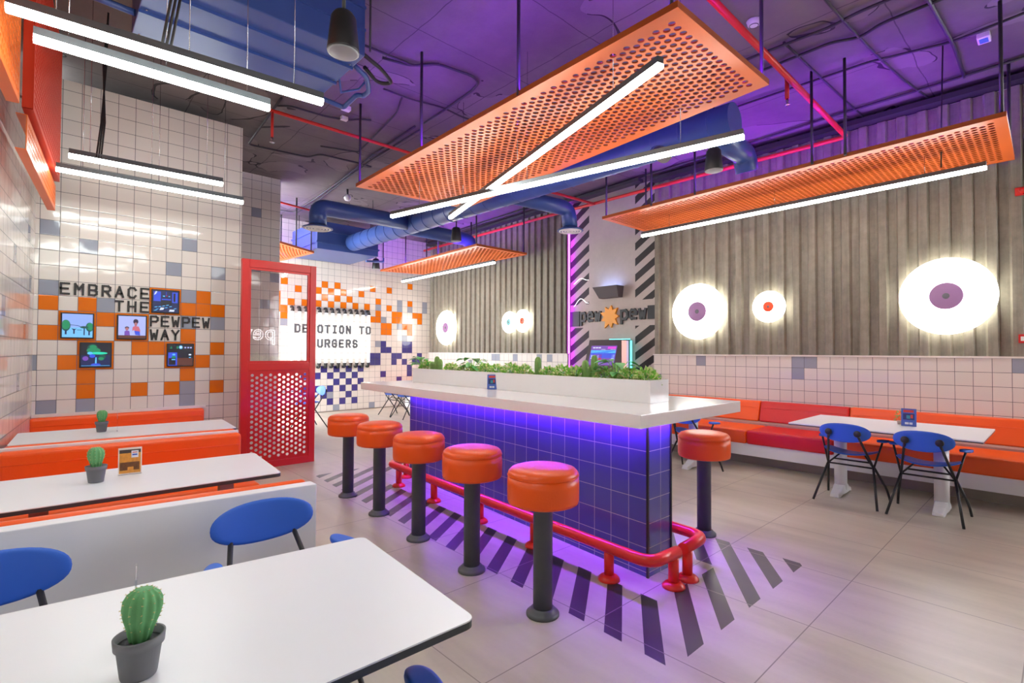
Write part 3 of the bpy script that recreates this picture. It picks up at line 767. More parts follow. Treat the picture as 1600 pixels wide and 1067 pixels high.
mb=MB().prism([(-.2,4.62),(1.165,4.488),(1.165,4.527),(-.2,4.655)],0,.765); single(mb,'low_wall',M['white'],'thin white divider panel between the two back-to-back orange benches','divider',bevel=.003)
booth_bench('orange booth bench facing the foreground, behind the table with the burger card',-.20,1.165,4.485,-1,zt=.755,slant=.11)
booth_bench('orange booth bench back-to-back with another, facing the small wall screens',-.18,1.165,4.53,1,zt=.77,slant=.11)
booth_bench('orange booth bench against the pixel-tiled wall under the screens',-.085,1.395,EY-.012,-1,zt=.735,depth=.46)
mb=MB().box((-.07,6.835,.735),(1.42,6.868,.765)); struct(mb,'trim_bench_cap',M['plaster'])
# banquette along the right wall
rr=root('banquette','long banquette of orange and red leather along the right wall','bench',(6.9,1.0,0))
bt=[-2.4,1.80,2.85,4.5]; stt=[-2.4,1.74,2.68,4.5]
for k,(a,b) in enumerate(zip(stt,stt[1:])):
    o=MB().box((6.365,a+.004,.285),(7.0,b-.004,.45)).build('seat_cushion',M['red_leather'] if k==1 else M['orange_leather'],rr,world=True,bevel=.022,seg=4)
    o['label']='red leather seat cushion' if k==1 else 'orange leather seat cushion'
for k,(a,b) in enumerate(zip(bt,bt[1:])):
    m=MB().add([(7.17,a+.004,.47),(7.345,a+.004,.47),(7.345,a+.004,.74),(7.24,a+.004,.74),(7.17,b-.004,.47),(7.345,b-.004,.47),(7.345,b-.004,.74),(7.24,b-.004,.74)],[(0,3,2,1),(4,5,6,7),(0,1,5,4),(1,2,6,5),(2,3,7,6),(3,0,4,7)])
    o=m.build('back_cushion',M['red_leather'] if k==1 else M['orange_leather'],rr,world=True,bevel=.02,seg=4)
    o['label']='red leather back cushion' if k==1 else 'orange leather back cushion'
    MB().tube([(7.216,a+.03,.655),(7.216,b-.03,.655)],.003,6).build('back_seam',M['red_leather'] if k==1 else M['orange_leather'],rr,world=True)
MB().box((7.0,-2.4,.30),(7.35,4.5,.47)).build('back_ledge',M['taupe'],rr,world=True)
MB().box((6.40,-2.4,.14),(7.35,4.5,.284)).build('front_panel',M['white'],rr,world=True)
MB().box((6.62,-2.4,0),(7.35,4.5,.14)).build('plinth',M['toe'],rr,world=True)
# far bench along the right wall, beyond the niche
rr=root('banquette','orange banquette along the right wall beyond the kiosk niche','bench',(7.2,9.5,0))
MB().box((6.75,8.6,.28),(7.3,11.4,.45)).build('seat_cushion',M['orange_leather'],rr,world=True,bevel=.02)
MB().box((7.30,8.6,.45),(7.46,11.4,.74)).build('back_cushion',M['orange_leather'],rr,world=True,bevel=.02)
MB().box((6.8,8.6,0),(7.44,11.4,.279)).build('front_panel',M['white'],rr,world=True)
# ------------------------------------------------------------------ red screen
rr=root('red_screen','red metal screen with glass pane above and perforated panel below','screen',(2.13,6.52,0))
SX0,SX1,SY0,SY1=1.70,2.565,6.49,6.555
mb=MB().box((SX0,SY0,0),(SX0+.075,SY1,2.48)).box((SX1-.075,SY0,0),(SX1,SY1,2.48)).box((SX0+.075,SY0,2.385),(SX1-.075,SY1,2.48)).box((SX0+.075,SY0,1.165),(SX1-.075,SY1,1.255)).box((SX0+.075,SY0,0),(SX1-.075,SY1,.08))
mb.build('frame',M['red_metal'],rr,world=True,bevel=.003)
mb=MB()
for a,b in (((SX0+.075,1.255),(SX1-.075,1.28)),((SX0+.075,2.36),(SX1-.075,2.385)),((SX0+.075,1.28),(SX0+.10,2.36)),((SX1-.10,1.28),(SX1-.075,2.36))):
    mb.box((a[0],6.505,a[1]),(b[0],6.535,b[1]))
mb.build('glazing_bead',M['red_metal'],rr,world=True)
MB().box((SX0+.10,6.517,1.28),(SX1-.10,6.523,2.36)).build('glass_pane',M['glass'],rr,world=True)
W=SX1-SX0-.15;Lh=1.165-.08
m=ring_panel(Lh,W,.0575,.0180,.025,.004,12)
m.xform(Matrix(((0,1,0,SX0+.075),(0,0,-1,6.504),(1,0,0,.08),(0,0,0,1)))); m.build('perforated_panel',[M['red_metal'],M['red_metal']],rr,world=True)
# ------------------------------------------------------------------ lettering on the pixel wall
N=(0,-1,0)
word('wall_lettering','charcoal EMBRACE lettering on the pixel-tiled wall','EMBRACE',(.118,EY-.001,1.962),(1,0,0),.110,.080,.124,.019,N,.012,M['letter'])
word('wall_lettering','charcoal THE lettering under the word EMBRACE','THE',(.558,EY-.001,1.812),(1,0,0),.110,.080,.122,.019,N,.012,M['letter'])
word('wall_lettering','charcoal PEWPEW lettering between two wall screens','PEWPEW',(.870,EY-.001,1.664),(1,0,0),.1005,.080,.122,.018,N,.012,M['letter'])
word('wall_lettering','charcoal WAY lettering under the word PEWPEW','WAY',(.870,EY-.001,1.513),(1,0,0),.1005,.080,.122,.018,N,.012,M['letter'])
# screens --------------------------------------------------------
def S(name,c,s=1.15): return emit(name,c,s*.30,base=(.02,.02,.02))
sc={k:S('display_'+k,c,e) for k,(c,e) in dict(sky=(srgb(150,180,250),1.1),water=(srgb(120,200,250),1.1),green=(srgb(20,150,100),1),dgreen=(srgb(10,90,80),.9),navy=(srgb(20,36,90),1),blue=(srgb(50,80,220),1.2),dark=(srgb(20,24,40),1),
   lav=(srgb(180,190,250),1.1),purple=(srgb(130,80,190),1),pink=(srgb(220,110,130),1),teal=(srgb(30,220,180),1.2),cyan=(srgb(90,190,250),1.3),brown=(srgb(110,60,50),.8),hair=(srgb(60,40,80),.8),mag=(srgb(230,60,220),1.2),white=(srgb(220,230,255),1.2),skin=(srgb(190,120,130),1),red=(srgb(200,40,60),1)).items()}
def rect(x0,y0,x1,y1): return [(x0,y0),(x1,y0),(x1,y1),(x0,y1)]
def ell(cx,cy,a,b,n=18): return [(cx+a*math.cos(2*PI*k/n),cy+b*math.sin(2*PI*k/n)) for k in range(n)]
def screen(label,x0,x1,z0,z1,bg,shapes,Y=EY):
    rr=root('wall_screen',label,'screen',((x0+x1)/2,Y,z0))
    mb=MB().box((x0,Y-.028,z0),(x1,Y-.002,z1)); mb.build('bezel',M['black'],rr,world=True,bevel=.003)
    b=.012; X0,X1,Z0,Z1=x0+b,x1-b,z0+b,z1-b; W=X1-X0;H=Z1-Z0
    q=lambda p,k:(X0+p[0]*W,Y-.0285-.0004*k,Z0+p[1]*H)
    d=MB().add([q(p,0) for p in rect(0,0,1,1)],[(0,1,2,3)]).build('display',sc[bg],rr,world=True)
    bym={}
    for k,(m,poly) in enumerate(shapes):
        poly=[(min(1,max(0,a)),min(1,max(0,c))) for a,c in poly]
        bym.setdefault(m,MB()).add([q(p,k+1) for p in poly],[tuple(range(len(poly)))])
    for m,mb in bym.items(): mb.build('picture',sc[m],d,world=True)
ex=lambda c:-.0387+.15*c; ez=lambda j:2.3986-.15*j
def sbox(c,j,m=.019): return (ex(c)+m,ex(c+2)-m,ez(j+2)+m,ez(j)-m)
screen('small wall screen showing green trees under a pale blue sky',*sbox(1,4),'sky',[('water',rect(0,0,1,.42)),('dgreen',ell(.12,.50,.15,.24)),('green',ell(.12,.53,.13,.2)),('dgreen',ell(.9,.45,.13,.2)),('green',ell(.92,.47,.11,.17)),
 ('navy',rect(.09,.12,.15,.3)),('navy',rect(.86,.1,.91,.3)),('navy',rect(.36,.15,.41,.36)),('navy',[(.30,.38),(.36,.3),(.41,.3),(.47,.38),(.40,.35)]),('navy',rect(.70,.1,.74,.42)),('dgreen',ell(.72,.44,.14,.05)),('navy',[(.25,.52),(.5,.5),(.6,.45),(.6,.47),(.5,.52),(.25,.54)]),('navy',rect(.48,.31,.64,.33))])
screen('small wall screen showing a woman and child drawn on pale violet',*sbox(4,4),'lav',[('brown',rect(0,0,1,.13)),('hair',ell(.63,.76,.095,.12)),('skin',ell(.63,.64,.055,.09)),('pink',[(.52,.52),(.60,.56),(.74,.54),(.80,.36),(.78,.13),(.60,.2),(.58,.38),(.5,.34)]),('blue',[(.58,.34),(.78,.32),(.8,.13),(.62,.16)]),
 ('hair',ell(.31,.47,.08,.06)),('skin',ell(.31,.42,.06,.07)),('purple',[(.22,.13),(.22,.3),(.28,.35),(.40,.33),(.42,.13)])])
screen('small wall screen showing a dim blue street scene, topmost of the five',*sbox(6,2),'navy',[('blue',rect(.02,.5,.3,.95)),('dark',rect(.3,.3,.72,.62)),('blue',rect(.34,.56,.7,.62)),('blue',rect(.75,.45,.97,.95)),('dark',rect(.8,.5,.88,.9)),('blue',rect(.50,.75,.52,.96)),('cyan',rect(.38,.72,.46,.77)),('red',rect(.5,.74,.56,.78)),('cyan',rect(.6,.72,.66,.76)),('dark',ell(.5,.45,.06,.09)),('white',[(.03,.78),(.1,.82),(.16,.95),(.10,.96)])]
  +[('cyan',[(a,b),(a+.1,b+.015),(a+.13,b+.05),(a+.03,b+.035)]) for a,b in [(.05,.2),(.2,.22),(.35,.26),(.5,.3),(.1,.1),(.45,.18),(.62,.24),(.03,.04),(.8,.15)]]+[('white',[(.25,.08),(.4,.1),(.44,.2),(.3,.2)]),('white',[(.62,.03),(.82,.03),(.85,.12),(.66,.12)])])
screen('small wall screen showing a glowing green tree, lower left of the five',*sbox(2,6),'dark',[('navy',rect(.0,.0,1,.5)),('dgreen',ell(.38,.78,.18,.2)),('green',ell(.42,.70,.24,.12)),('teal',ell(.60,.58,.30,.055)),('green',ell(.4,.86,.12,.08)),('cyan',ell(.30,.58,.09,.06)),('blue',ell(.38,.46,.1,.08)),('dgreen',ell(.72,.42,.12,.1)),('green',ell(.68,.34,.1,.07)),('cyan',[(.47,.1),(.53,.1),(.525,.4),(.485,.4)]),('blue',ell(.5,.08,.17,.06)),('cyan',rect(.02,.03,.98,.045)),('purple',ell(.15,.35,.1,.1))])
screen('small wall screen showing a dark game scene with icons, lower right of the five',*sbox(7,6),'dark',[('brown',rect(.36,0,1,.36)),('blue',rect(.0,.0,.36,.62)),('dark',[(.02,.03),(.3,.03),(.3,.38),(.02,.35)]),('green',[(.07,.80),(.16,.80),(.115,.94)]),('green',rect(.33,.8,.40,.92)),('cyan',ell(.5,.87,.075,.085)),('white',ell(.5,.87,.045,.05))]+[('lav',rect(a,.82,a+.07,.89)) for a in (.65,.77,.88)]+[('green',ell(.22,.4,.09,.05)),('cyan',ell(.22,.52,.06,.04)),('cyan',rect(.14,.26,.28,.31)),('white',rect(.83,.48,.93,.55)),('cyan',rect(.84,.36,.92,.40))])
# ------------------------------------------------------------------ DEVOTION sign
rr=root('light_sign','glowing white tube sign reading DEVOTION TO BURGERS on the far tiled wall','sign',(4.7,DY,1.1))
for k in range(-5,8):
    x=4.6904+.075+.15*k
    t_=MB().tube([(x,DY-.10,1.13),(x,DY-.10,2.27)],.033,12).build('light_tube',M['tube'],rr,world=True)
    h=MB().tube(bent([(x,DY-.005,2.37),(x,DY-.10,2.37),(x,DY-.10,2.24)],.05),.03,10); h.lathe([(.038,-.02),(.042,0),(.038,.02)],(x,DY-.10,2.29),12)
    h.build('hook_bracket',M['black'],rr,world=True)
    h=MB().tube(bent([(x,DY-.005,1.03),(x,DY-.10,1.03),(x,DY-.10,1.16)],.05),.03,10); h.lathe([(.038,-.02),(.042,0),(.038,.02)],(x,DY-.10,1.11),12)
    h.build('hook_bracket',M['black'],rr,world=True)
for k,chh in enumerate('DEVOTION TO'):
    if chh!=' ':
        mb=MB(); glyph(mb,chh,(4.035+.167*k,DY-.16,1.80),(1,0,0),.130,.198,.042,N,.012); mb.build('letter',M['signletter'],rr,world=True)
for k,chh in enumerate('BURGERS'):
    mb=MB(); glyph(mb,chh,(4.035+.167*(k+2),DY-.16,1.475),(1,0,0),.130,.198,.042,N,.012); mb.build('letter',M['signletter'],rr,world=True)
# ------------------------------------------------------------------ eye-shaped round wall lamps
def eye(label,x,y,z,R,iris,ir,pupil=True):
    rr=root('round_wall_lamp',label,'wall lamp',(x,y,z),0,'round eye-like wall lamps')
    rot=Matrix.Rotation(-PI/2,4,'Y')
    MB().lathe([(R*.80,-.05),(R*.84,-.045),(R*.84,-.012),(R*.99,0)],seg=56).xform(rot).build('housing',M['halo'],rr)
    MB().lathe([(R*.99,0),(R,.012),(R*.985,.026),(R*.9,.034),(.0001,.036)],seg=64).xform(rot).build('glowing_disc',M['disc'],rr)
    MB().lathe([(ir,.0365),(ir*.96,.039),(.0001,.039)],seg=40).xform(rot).build('iris',iris,rr)
    MB().lathe([(ir*.22,.0395),(ir*.2,.042),(.0001,.042)],seg=20).xform(rot).build('pupil',pup,rr)
pup=emit('pupil_grey',srgb(96,92,98),.15,base=srgb(96,92,98))
ip=disc_mat('iris_mauve',srgb(150,112,152)); io=disc_mat('iris_orange',srgb(240,84,44)); it=disc_mat('iris_teal',srgb(110,170,170))
eye('largest round white wall lamp with mauve centre on the corrugated wall',7.285,.89,2.03,.42,ip,.146)
eye('medium round white wall lamp with mauve centre, between the kiosk niche and a small lamp',7.285,3.77,2.02,.42,ip,.145)
eye('small round white wall lamp with orange centre above the banquette',7.285,2.745,2.03,.215,io,.07)
eye('round white wall lamp with mauve centre nearest the far tiled wall',7.50,10.60,2.0,.435,ip,.13)
eye('small round wall lamp with teal centre, left of an overlapping pair',7.40,8.12,2.035,.232,it,.07)
eye('small round wall lamp with orange centre, right of an overlapping pair',7.36,7.66,2.045,.238,io,.07)
# ------------------------------------------------------------------ niche : sign, sconce, kiosk
NX=7.52
rr=root('wall_sign','charcoal pew pew sign with an amber starburst between the two words','sign',(NX,5.48,1.9))
Un=(0,-1,0); Nn=(-1,0,0)
for y0,pt_,w_ in ((6.25,.172,.15),(5.335,.185,.165)):
    for k,chh in enumerate('pew'):
        mb=MB(); glyph(mb,chh,(NX-.001,y0-pt_*k,1.965),Un,w_,.262,.045,Nn,.03); mb.build('letter',M['letter'],rr,world=True)
m=MB();pts=[]
for k in range(18):
    a=2*PI*k/18+.17; q=.235 if k%2==0 else .135
    if k%4==0: q=.205
    pts.append((q*math.sin(a)*.95,q*math.cos(a)))
vs=[(NX-.002,5.555-p[0],2.04+p[1]) for p in pts]+[(NX-.04,5.555-p[0],2.04+p[1]) for p in pts]
m.add(vs,[tuple(range(18,36)),tuple(range(17,-1,-1))]+[(i,(i+1)%18,18+(i+1)%18,18+i) for i in range(18)]); o=m.build('star',M['star'],rr,world=True); o['label']='amber starburst'
MB().box((NX-.035,6.262,1.89),(NX-.001,6.495,2.17)).build('end_block',M['letter'],rr,world=True)
MB().box((NX-.035,4.56,1.965),(NX-.001,4.775,2.19)).build('end_block',M['letter'],rr,world=True)
rr=root('wall_sconce','dark wedge-shaped wall sconce above the pew pew sign','wall lamp',(NX,5.5,2.4))
m=MB().add([(NX-.005,5.80,2.57),(NX-.22,5.80,2.57),(NX-.13,5.72,2.37),(NX-.005,5.72,2.37),(NX-.005,5.27,2.57),(NX-.22,5.27,2.57),(NX-.13,5.30,2.37),(NX-.005,5.30,2.37)],[(0,3,2,1),(4,5,6,7),(1,2,6,5),(2,3,7,6),(0,4,7,3)]); m.build('body',M['sconce'],rr,world=True)
MB().box((NX-.19,5.33,2.54),(NX-.03,5.74,2.552)).build('light_strip',M['skyblue'],rr,world=True)
rr=root('screen_kiosk','dark upright kiosk with a tilted game screen and glowing cyan edge in the niche','kiosk',(7.4,5.48,0))
m=MB().add([(7.06,5.86,0),(7.06,5.08,0),(7.42,5.86,0),(7.42,5.08,0),(7.10,5.86,1.0),(7.10,5.08,1.0),(7.30,5.86,1.62),(7.30,5.08,1.62),(7.42,5.86,1.62),(7.42,5.08,1.62)],[(0,1,5,4),(4,5,7,6),(6,7,9,8),(8,9,3,2),(0,4,6,8,2),(1,3,9,7,5),(0,2,3,1)])
m.build('body',M['kiosk'],rr,world=True)
def kp(u,v,off=.004): # u along -Y 0..1, v up the tilted face
    y=5.80-u*.62; x=7.10+.20*v; z=1.0+.62*v; return (x-off,y,z+off*.3)
d=MB().add([kp(.03,.28),kp(.93,.28),kp(.93,.83),kp(.03,.83)],[(0,1,2,3)]).build('display',sc['purple'],rr,world=True)
for nm,mt,a,b in [('picture','blue',(.05,.48),(.91,.70)),('picture','cyan',(.05,.62),(.91,.70)),('picture','mag',(.62,.74),(.90,.80)),('picture','white',(.40,.715),(.55,.725)),('picture','white',(.72,.715),(.9,.725)),('picture','red',(.14,.43),(.46,.58)),('picture','white',(.08,.45),(.12,.56)),('picture','white',(.19,.46),(.24,.56)),('picture','white',(.31,.46),(.36,.56)),('picture','lav',(.80,.42),(.89,.58)),('picture','white',(.1,.755),(.18,.785)),('picture','white',(.2,.755),(.28,.785)),('picture','white',(.3,.755),(.38,.785))]:
    MB().add([kp(a[0],a[1],.006),kp(b[0],a[1],.006),kp(b[0],b[1],.006),kp(a[0],b[1],.006)],[(0,1,2,3)]).build(nm,sc[mt],d,world=True)
for y,mn in ((5.07,'star'),(5.055,'violet3'),):
    pass
or_=emit('kiosk_orange_strip',srgb(240,90,40),.25); pu_=emit('kiosk_purple_strip',srgb(110,30,150),.25)
MB().box((7.18,5.066,0),(7.30,5.079,1.60)).build('orange_strip',or_,rr,world=True)
MB().box((7.30,5.066,0),(7.36,5.079,1.60)).build('purple_strip',pu_,rr,world=True)
MB().box((7.40,5.035,0),(7.415,5.065,1.60)).box((7.40,5.07,1.622),(7.415,5.5,1.635)).build('cyan_led_edge',M['cyan'],rr,world=True)
# purple LED column in the far corner of the niche
o=MB().box((7.44,6.470,.2),(7.455,6.498,4.2)).build('led_column',M['magenta']); tag(o,'purple glowing vertical light strip at the far edge of the kiosk niche','light strip')
for z,amp,lab in ((2.74,.035,'upper thin white squiggle on the striped niche'),(2.33,.06,'lower thin white squiggle on the striped niche')):  # two wavy lines drawn as thin white emissive tubes
    pts=[];
    for k in range(25):
        u=k/24; pts.append((NX-.004,6.42-u*.36,z+amp*math.sin(u*6.0-1.2)+ (u*.05)))
    o=MB().tube(pts,.0045,6).build('white_squiggle',M['squig']); tag(o,lab,'neon light')
# ------------------------------------------------------------------ suspended perforated panels
def rod(x,y,z0,z1=CZ+.001,r=.014): return MB().tube([(x,y,z0),(x,y,z1)],r,8)
def panel(label,quad,z,nx_pitch,hr,rods,leds):
    """quad: near-left, near-right, far-right, far-left"""
    a,b,c,d=[Vector((*p,0)) for p in quad]
    W=(b-a).length; L=(d-a).length
    rr=root('perforated_panel',label,'ceiling panel',((a.x+c.x)/2,(a.y+c.y)/2,z),0,'suspended orange perforated panels')
    m=ring_panel(W,L,nx_pitch,hr,.075,.012,12)
    for i,v in enumerate(m.v):
        u,w=v.x/W,v.y/L; P=a*(1-u)*(1-w)+b*u*(1-w)+c*u*w+d*(1-u)*w; m.v[i]=Vector((P.x,P.y,z+v.z))
    m.build('perforated_sheet',[M['orange_metal'],M['orange_edge']],rr,world=True)
    m=MB(); zz=z
    for p,q in ((a,b),(b,c),(c,d),(d,a)):
        dd=(q-p).normalized(); n=Vector((-dd.y,dd.x,0))*.012
        vs=[p+Vector((0,0,zz+.012)),q+Vector((0,0,zz+.012)),q+n+Vector((0,0,zz+.012)),p+n+Vector((0,0,zz+.012))]
        m.add(vs+[v+Vector((0,0,.028)) for v in vs],[(3,2,1,0),(4,5,6,7),(0,1,5,4),(1,2,6,5),(2,3,7,6),(3,0,4,7)])
    m.build('edge_frame',M['orange_edge'],rr,world=True)
    for x,y in rods: rod(x,y,z+.01).build('hanger_rod',M['cond'],rr,world=True)
    for p,q in leds: strip('led_strip',(*p,z+.014),(*q,z+.014),.02,M['violet'],rr,.006)
PZ_=3.33
panel('largest orange perforated panel, hung over the bar counter',[(2.58,1.45),(3.82,1.43),(4.17,5.48),(2.68,5.64)],PZ_,.062,.0225,
  [(2.60,1.50),(3.79,1.47),(2.62,2.79),(3.93,2.9),(2.66,4.20),(4.05,4.2),(2.70,5.58),(4.12,5.42)],[((2.605,1.55),(2.70,5.5)),((2.65,1.47),(3.75,1.455))])
panel('orange perforated panel hung over the banquette by the corrugated wall',[(5.72,.31),(7.08,.33),(7.03,4.55),(5.95,4.55)],PZ_,.062,.0225,
  [(5.745,.34),(6.98,.36),(5.76,1.45),(5.78,1.75),(5.86,3.07),(5.89,3.70),(5.97,4.49),(6.98,4.48)],[((5.748,.5),(5.972,4.4)),((7.055,.5),(7.005,4.4))])
panel('orange perforated panel at the far end near the tiled far wall',[(5.79,7.26),(7.06,7.25),(7.06,10.9),(5.97,11.2)],PZ_,.085,.031,
  [(5.83,7.32),(7.02,7.30),(5.86,8.6),(7.02,9.0),(5.95,10.0),(7.02,10.8),(6.0,11.12)],[((5.818,7.5),(5.985,11.0)),((7.035,7.5),(7.035,10.8))])
panel('orange perforated panel glimpsed above the red screen',[(2.75,9.3),(3.92,10.05),(3.75,11.4),(2.6,11.4)],PZ_,.085,.031,[(3.86,10.05),(3.5,9.85),(3.70,11.3),(2.7,11.3)],[((2.9,10.3),(3.6,10.6)),((2.8,11.2),(3.6,11.2))])
# perforated boxes on the left wall
def wl(Y,off): return -.69+.09*Y+off
def side_panel(label,Y0,Y1,z0,z1,off,mats,pitch=.05,r=.015,ends=True):
    a=Vector((wl(Y0,off),Y0,z0)); b=Vector((wl(Y1,off),Y1,z0)); W=(b-a).length; d=(b-a).normalized(); n=Vector((d.y,-d.x,0))
    rr=root('perforated_wall_panel',label,'wall panel',tuple(a),0,'perforated panels standing off the left wall')
    m=ring_panel(W,z1-z0,pitch,r,.03,.006,10)
    m.xform(Matrix(((d.x,0,n.x,a.x),(d.y,0,n.y,a.y),(0,1,0,a.z),(0,0,0,1)))); m.build('perforated_sheet',[mats[0],mats[0]],rr,world=True)
    f=MB(); t=.05
    for p,q,zz in ((a,b,z0),(a,b,z1-.006)):
        vs=[p-n*t,q-n*t,q+n*.0,p+n*.0]; vs=[Vector((v.x,v.y,zz)) for v in vs]; f.add(vs+[v+Vector((0,0,.006)) for v in vs],[(3,2,1,0),(4,5,6,7),(0,1,5,4),(1,2,6,5),(2,3,7,6),(3,0,4,7)])
    for p in ((a,b) if ends else (b,)):
        vs=[p-n*t,p+n*.004,p+n*.004+d*.006,p-n*t+d*.006]; vs=[Vector((v.x,v.y,z0)) for v in vs]; f.add(vs+[Vector((v.x,v.y,z1)) for v in vs],[(3,2,1,0),(4,5,6,7),(0,1,5,4),(1,2,6,5),(2,3,7,6),(3,0,4,7)])
    f.build('return_flange',mats[1],rr,world=True)
    for Y in ((Y1-.25,) if ends else ()):
        x=wl(Y,0); MB().tube([(x+.005,Y,(z0+z1)/2),(wl(Y,off)-.0,Y,(z0+z1)/2)],.012,8).build('bracket',M['black'],rr,world=True)
side_panel('orange perforated panel on the left wall nearest the camera, cut by the frame',2.3,4.04,2.81,4.2,.20,(M['orange_metal'],M['orange_metal']))
side_panel('tall red perforated panel high on the left wall beside the pixel-tiled wall',4.6,6.42,2.985,4.25,.20,(M['red_panel'],M['red_panel']))
side_panel('low orange perforated panel hanging under the tall red one on the left wall',4.62,6.46,2.715,2.95,.17,(M['orange_metal'],M['orange_metal']),ends=False)
mb=MB()
p=lw0+lwd*2.1; q=lw0+lwd*9.4; n=Vector((-lwd.y,lwd.x,0)); n=n if n.x>0 else -n
vs=[p+n*.004,q+n*.004,q+n*.012,p+n*.012]; mb.add([Vector((v.x,v.y,2.62)) for v in vs]+[Vector((v.x,v.y,4.28)) for v in vs],[(3,2,1,0),(4,5,6,7),(0,1,5,4),(1,2,6,5),(2,3,7,6),(3,0,4,7)])
struct(mb,'wall_left_panel',M['brown'])
# ------------------------------------------------------------------ linear lights
def linear(label,p,q,z,cables=None,fat=1.0,group='suspended linear lights',cz=CZ+.001):
    P=Vector((*p,0));Q=Vector((*q,0));L=(Q-P).length;a=math.atan2(Q.y-P.y,Q.x-P.x)
    rr=root('linear_light',label,'ceiling light',(P.x,P.y,z),a,group)
    w=.022*fat
    prof=[(-w,.004),(-w,.012),(-w,.026),(w,.026),(w,.012),(w,.004),(w*.7,-.006),(-w*.7,-.006)]
    n=len(prof)
    vs=[(0,y,zz) for y,zz in prof]+[(L,y,zz) for y,zz in prof]
    MB().add(vs,[(i,(i+1)%n,n+(i+1)%n,n+i) for i in range(n)]+[tuple(range(n-1,-1,-1)),tuple(range(n,2*n))]).build('diffuser',M['led'],rr)
    MB().box((0,-w*1.02,.0262),(L,w*1.02,.066)).build('housing',M['pole'],rr)
    for t in (.12,.5,.88):
        MB().tube([(L*t,0,.066),(L*t,0,cz-z)],.0025,5).build('suspension_wire',M['galv'],rr)
    return rr
zA=2.95
linear('long linear light nearest the camera at upper left, under the blue air unit',(-.15,3.26),(1.27,3.15),zA)
linear('second linear light at upper left, ending at the red sprinkler pipe',(-.06,3.49),(1.05,3.46),zA)
linear('shorter upper linear light of the pair before the pixel-tiled wall',(.13,5.41),(1.22,5.35),zA)
linear('lower linear light of the pair before the pixel-tiled wall',(.06,5.89),(1.53,5.86),zA)
linear('unseen linear fill light added above the foreground table, the one nearer the low white wall',(-.25,1.62),(1.15,1.58),zA)  # this out-of-view pair is added to brighten the foreground and counter front
linear('unseen linear fill light added above the foreground table, the one nearer the camera',(-.25,1.25),(1.15,1.22),zA)
linear('crossing linear light over the counter, the upper one of the cross',(2.60,1.57),(3.69,5.15),3.045)
linear('crossing linear light over the counter, the lower one of the cross',(3.79,1.60),(3.02,5.40),2.985)
linear('linear light under the orange panel along the corrugated wall',(6.32,.48),(6.43,4.19),3.09,cz=PZ_-3.09+3.09)
linear('linear light under the orange panel at the far end of the room',(6.33,7.39),(6.43,10.95),3.09,cz=PZ_)
# dangling cable bundle beside the left lights
o=MB()
for k in range(3): o.tube([(.30+.015*k,5.38,zA+.03),(.33+.012*k,5.42,3.3),(.36-.01*k,5.5,3.8),(.37,5.55,CZ)],.007,6)
tag(o.build('cable_bundle',M['black']),'black cables dropping to the lights before the pixel-tiled wall','cable')
o=MB()
for k in range(3): o.tube([(.45+.02*k,3.30,zA+.11),(.50+.02*k,3.33,3.4),(.52,3.38+.02*k,CZ)],.007,6)
tag(o.build('cable_bundle',M['black']),'black cables dropping to the upper-left lights by the blue air unit','cable')
o=MB().tube([(6.33,.80,3.19),(6.22,.78,3.6),(6.20,.76,CZ)],.006,6); tag(o.build('cable',M['black']),'black cable dropping to the light by the corrugated wall','cable')
# ------------------------------------------------------------------ air ducts
DZ=3.60
def duct_tube(pts,r,seg=28): return MB().tube(pts,r,seg)
rr=root('spiral_duct','blue spiral air duct running the length of the room with four branches','air duct',(4.75,5,DZ))
R=.165
DXn,DXf=4.78,4.62
dx=lambda Y:DXn+(DXf-DXn)*(Y-2.1)/7.4
MB().tube([(dx(2.1),2.1,DZ),(dx(9.8),9.8,DZ)],R,32).build('main_duct',M['duct'],rr,world=True)
Y=2.3
while Y<9.7:
    m=MB()
    for k in range(4 if (int(Y*10)%9)==0 else 1):
        yy=Y+.05*k; m.tube([(dx(yy)+(R+.002)*math.cos(2*PI*q/32),yy,DZ+(R+.002)*math.sin(2*PI*q/32)) for q in range(32)],.005,5,closed=True)
    m.build('seam_ring',M['duct'],rr,world=True)
    Y+=.30
def branch(pts,r,diff=None,lip=0.0):
    b=MB().tube(bent(pts,r*1.7,8),r,26).build('branch_duct',M['duct'],rr,world=True)
    if diff:
        x,y,z=diff; m=MB().lathe([(r*.98,.05),(r*1.35,.02),(r*1.75,.0),(r*1.75,-.012),(r*1.6,-.012)],(x,y,z),36); m.build('diffuser_cone',M['duct'],b,world=True)
        m=MB()
        for q in (.35,.7,1.05,1.4): m.tube([(x+r*q*math.cos(2*PI*k/32),y+r*q*math.sin(2*PI*k/32),z-.012) for k in range(32)],.013,6,closed=True)
        m.build('diffuser_grille',M['white_pl'],b,world=True)
branch([(4.6,7.62,DZ),(3.03,7.64,3.58),(3.03,7.64,3.30)],.125,(3.03,7.64,3.26))
branch([(4.75,5.28,DZ),(5.90,5.16,3.60),(5.94,5.15,3.32)],.115,(5.94,5.15,3.27))
branch([(4.65,7.9,DZ),(6.15,7.95,3.60),(6.25,7.95,3.38)],.125)
branch([(4.78,2.38,3.60),(5.70,2.40,3.60),(5.76,2.40,3.42)],.12)
m=MB().tube([(4.74,2.95,3.56),(4.58,2.72,3.38)],.075,22); m.build('short_spigot',M['galv'],rr,world=True)['label']='galvanised steel spigot stub'
for y in (2.9,4.9,6.9,9.0): rod(dx(y),y,DZ+R,r=.006).build('hanger_rod',M['cond'],rr,world=True)
rr=root('air_unit','blue boxed air-handling unit hung in the far left corner','air unit',(4.3,10.6,3.5))
MB().box((3.9,9.85,3.40),(5.2,11.2,3.95)).build('casing',M['duct'],rr,world=True,bevel=.006)
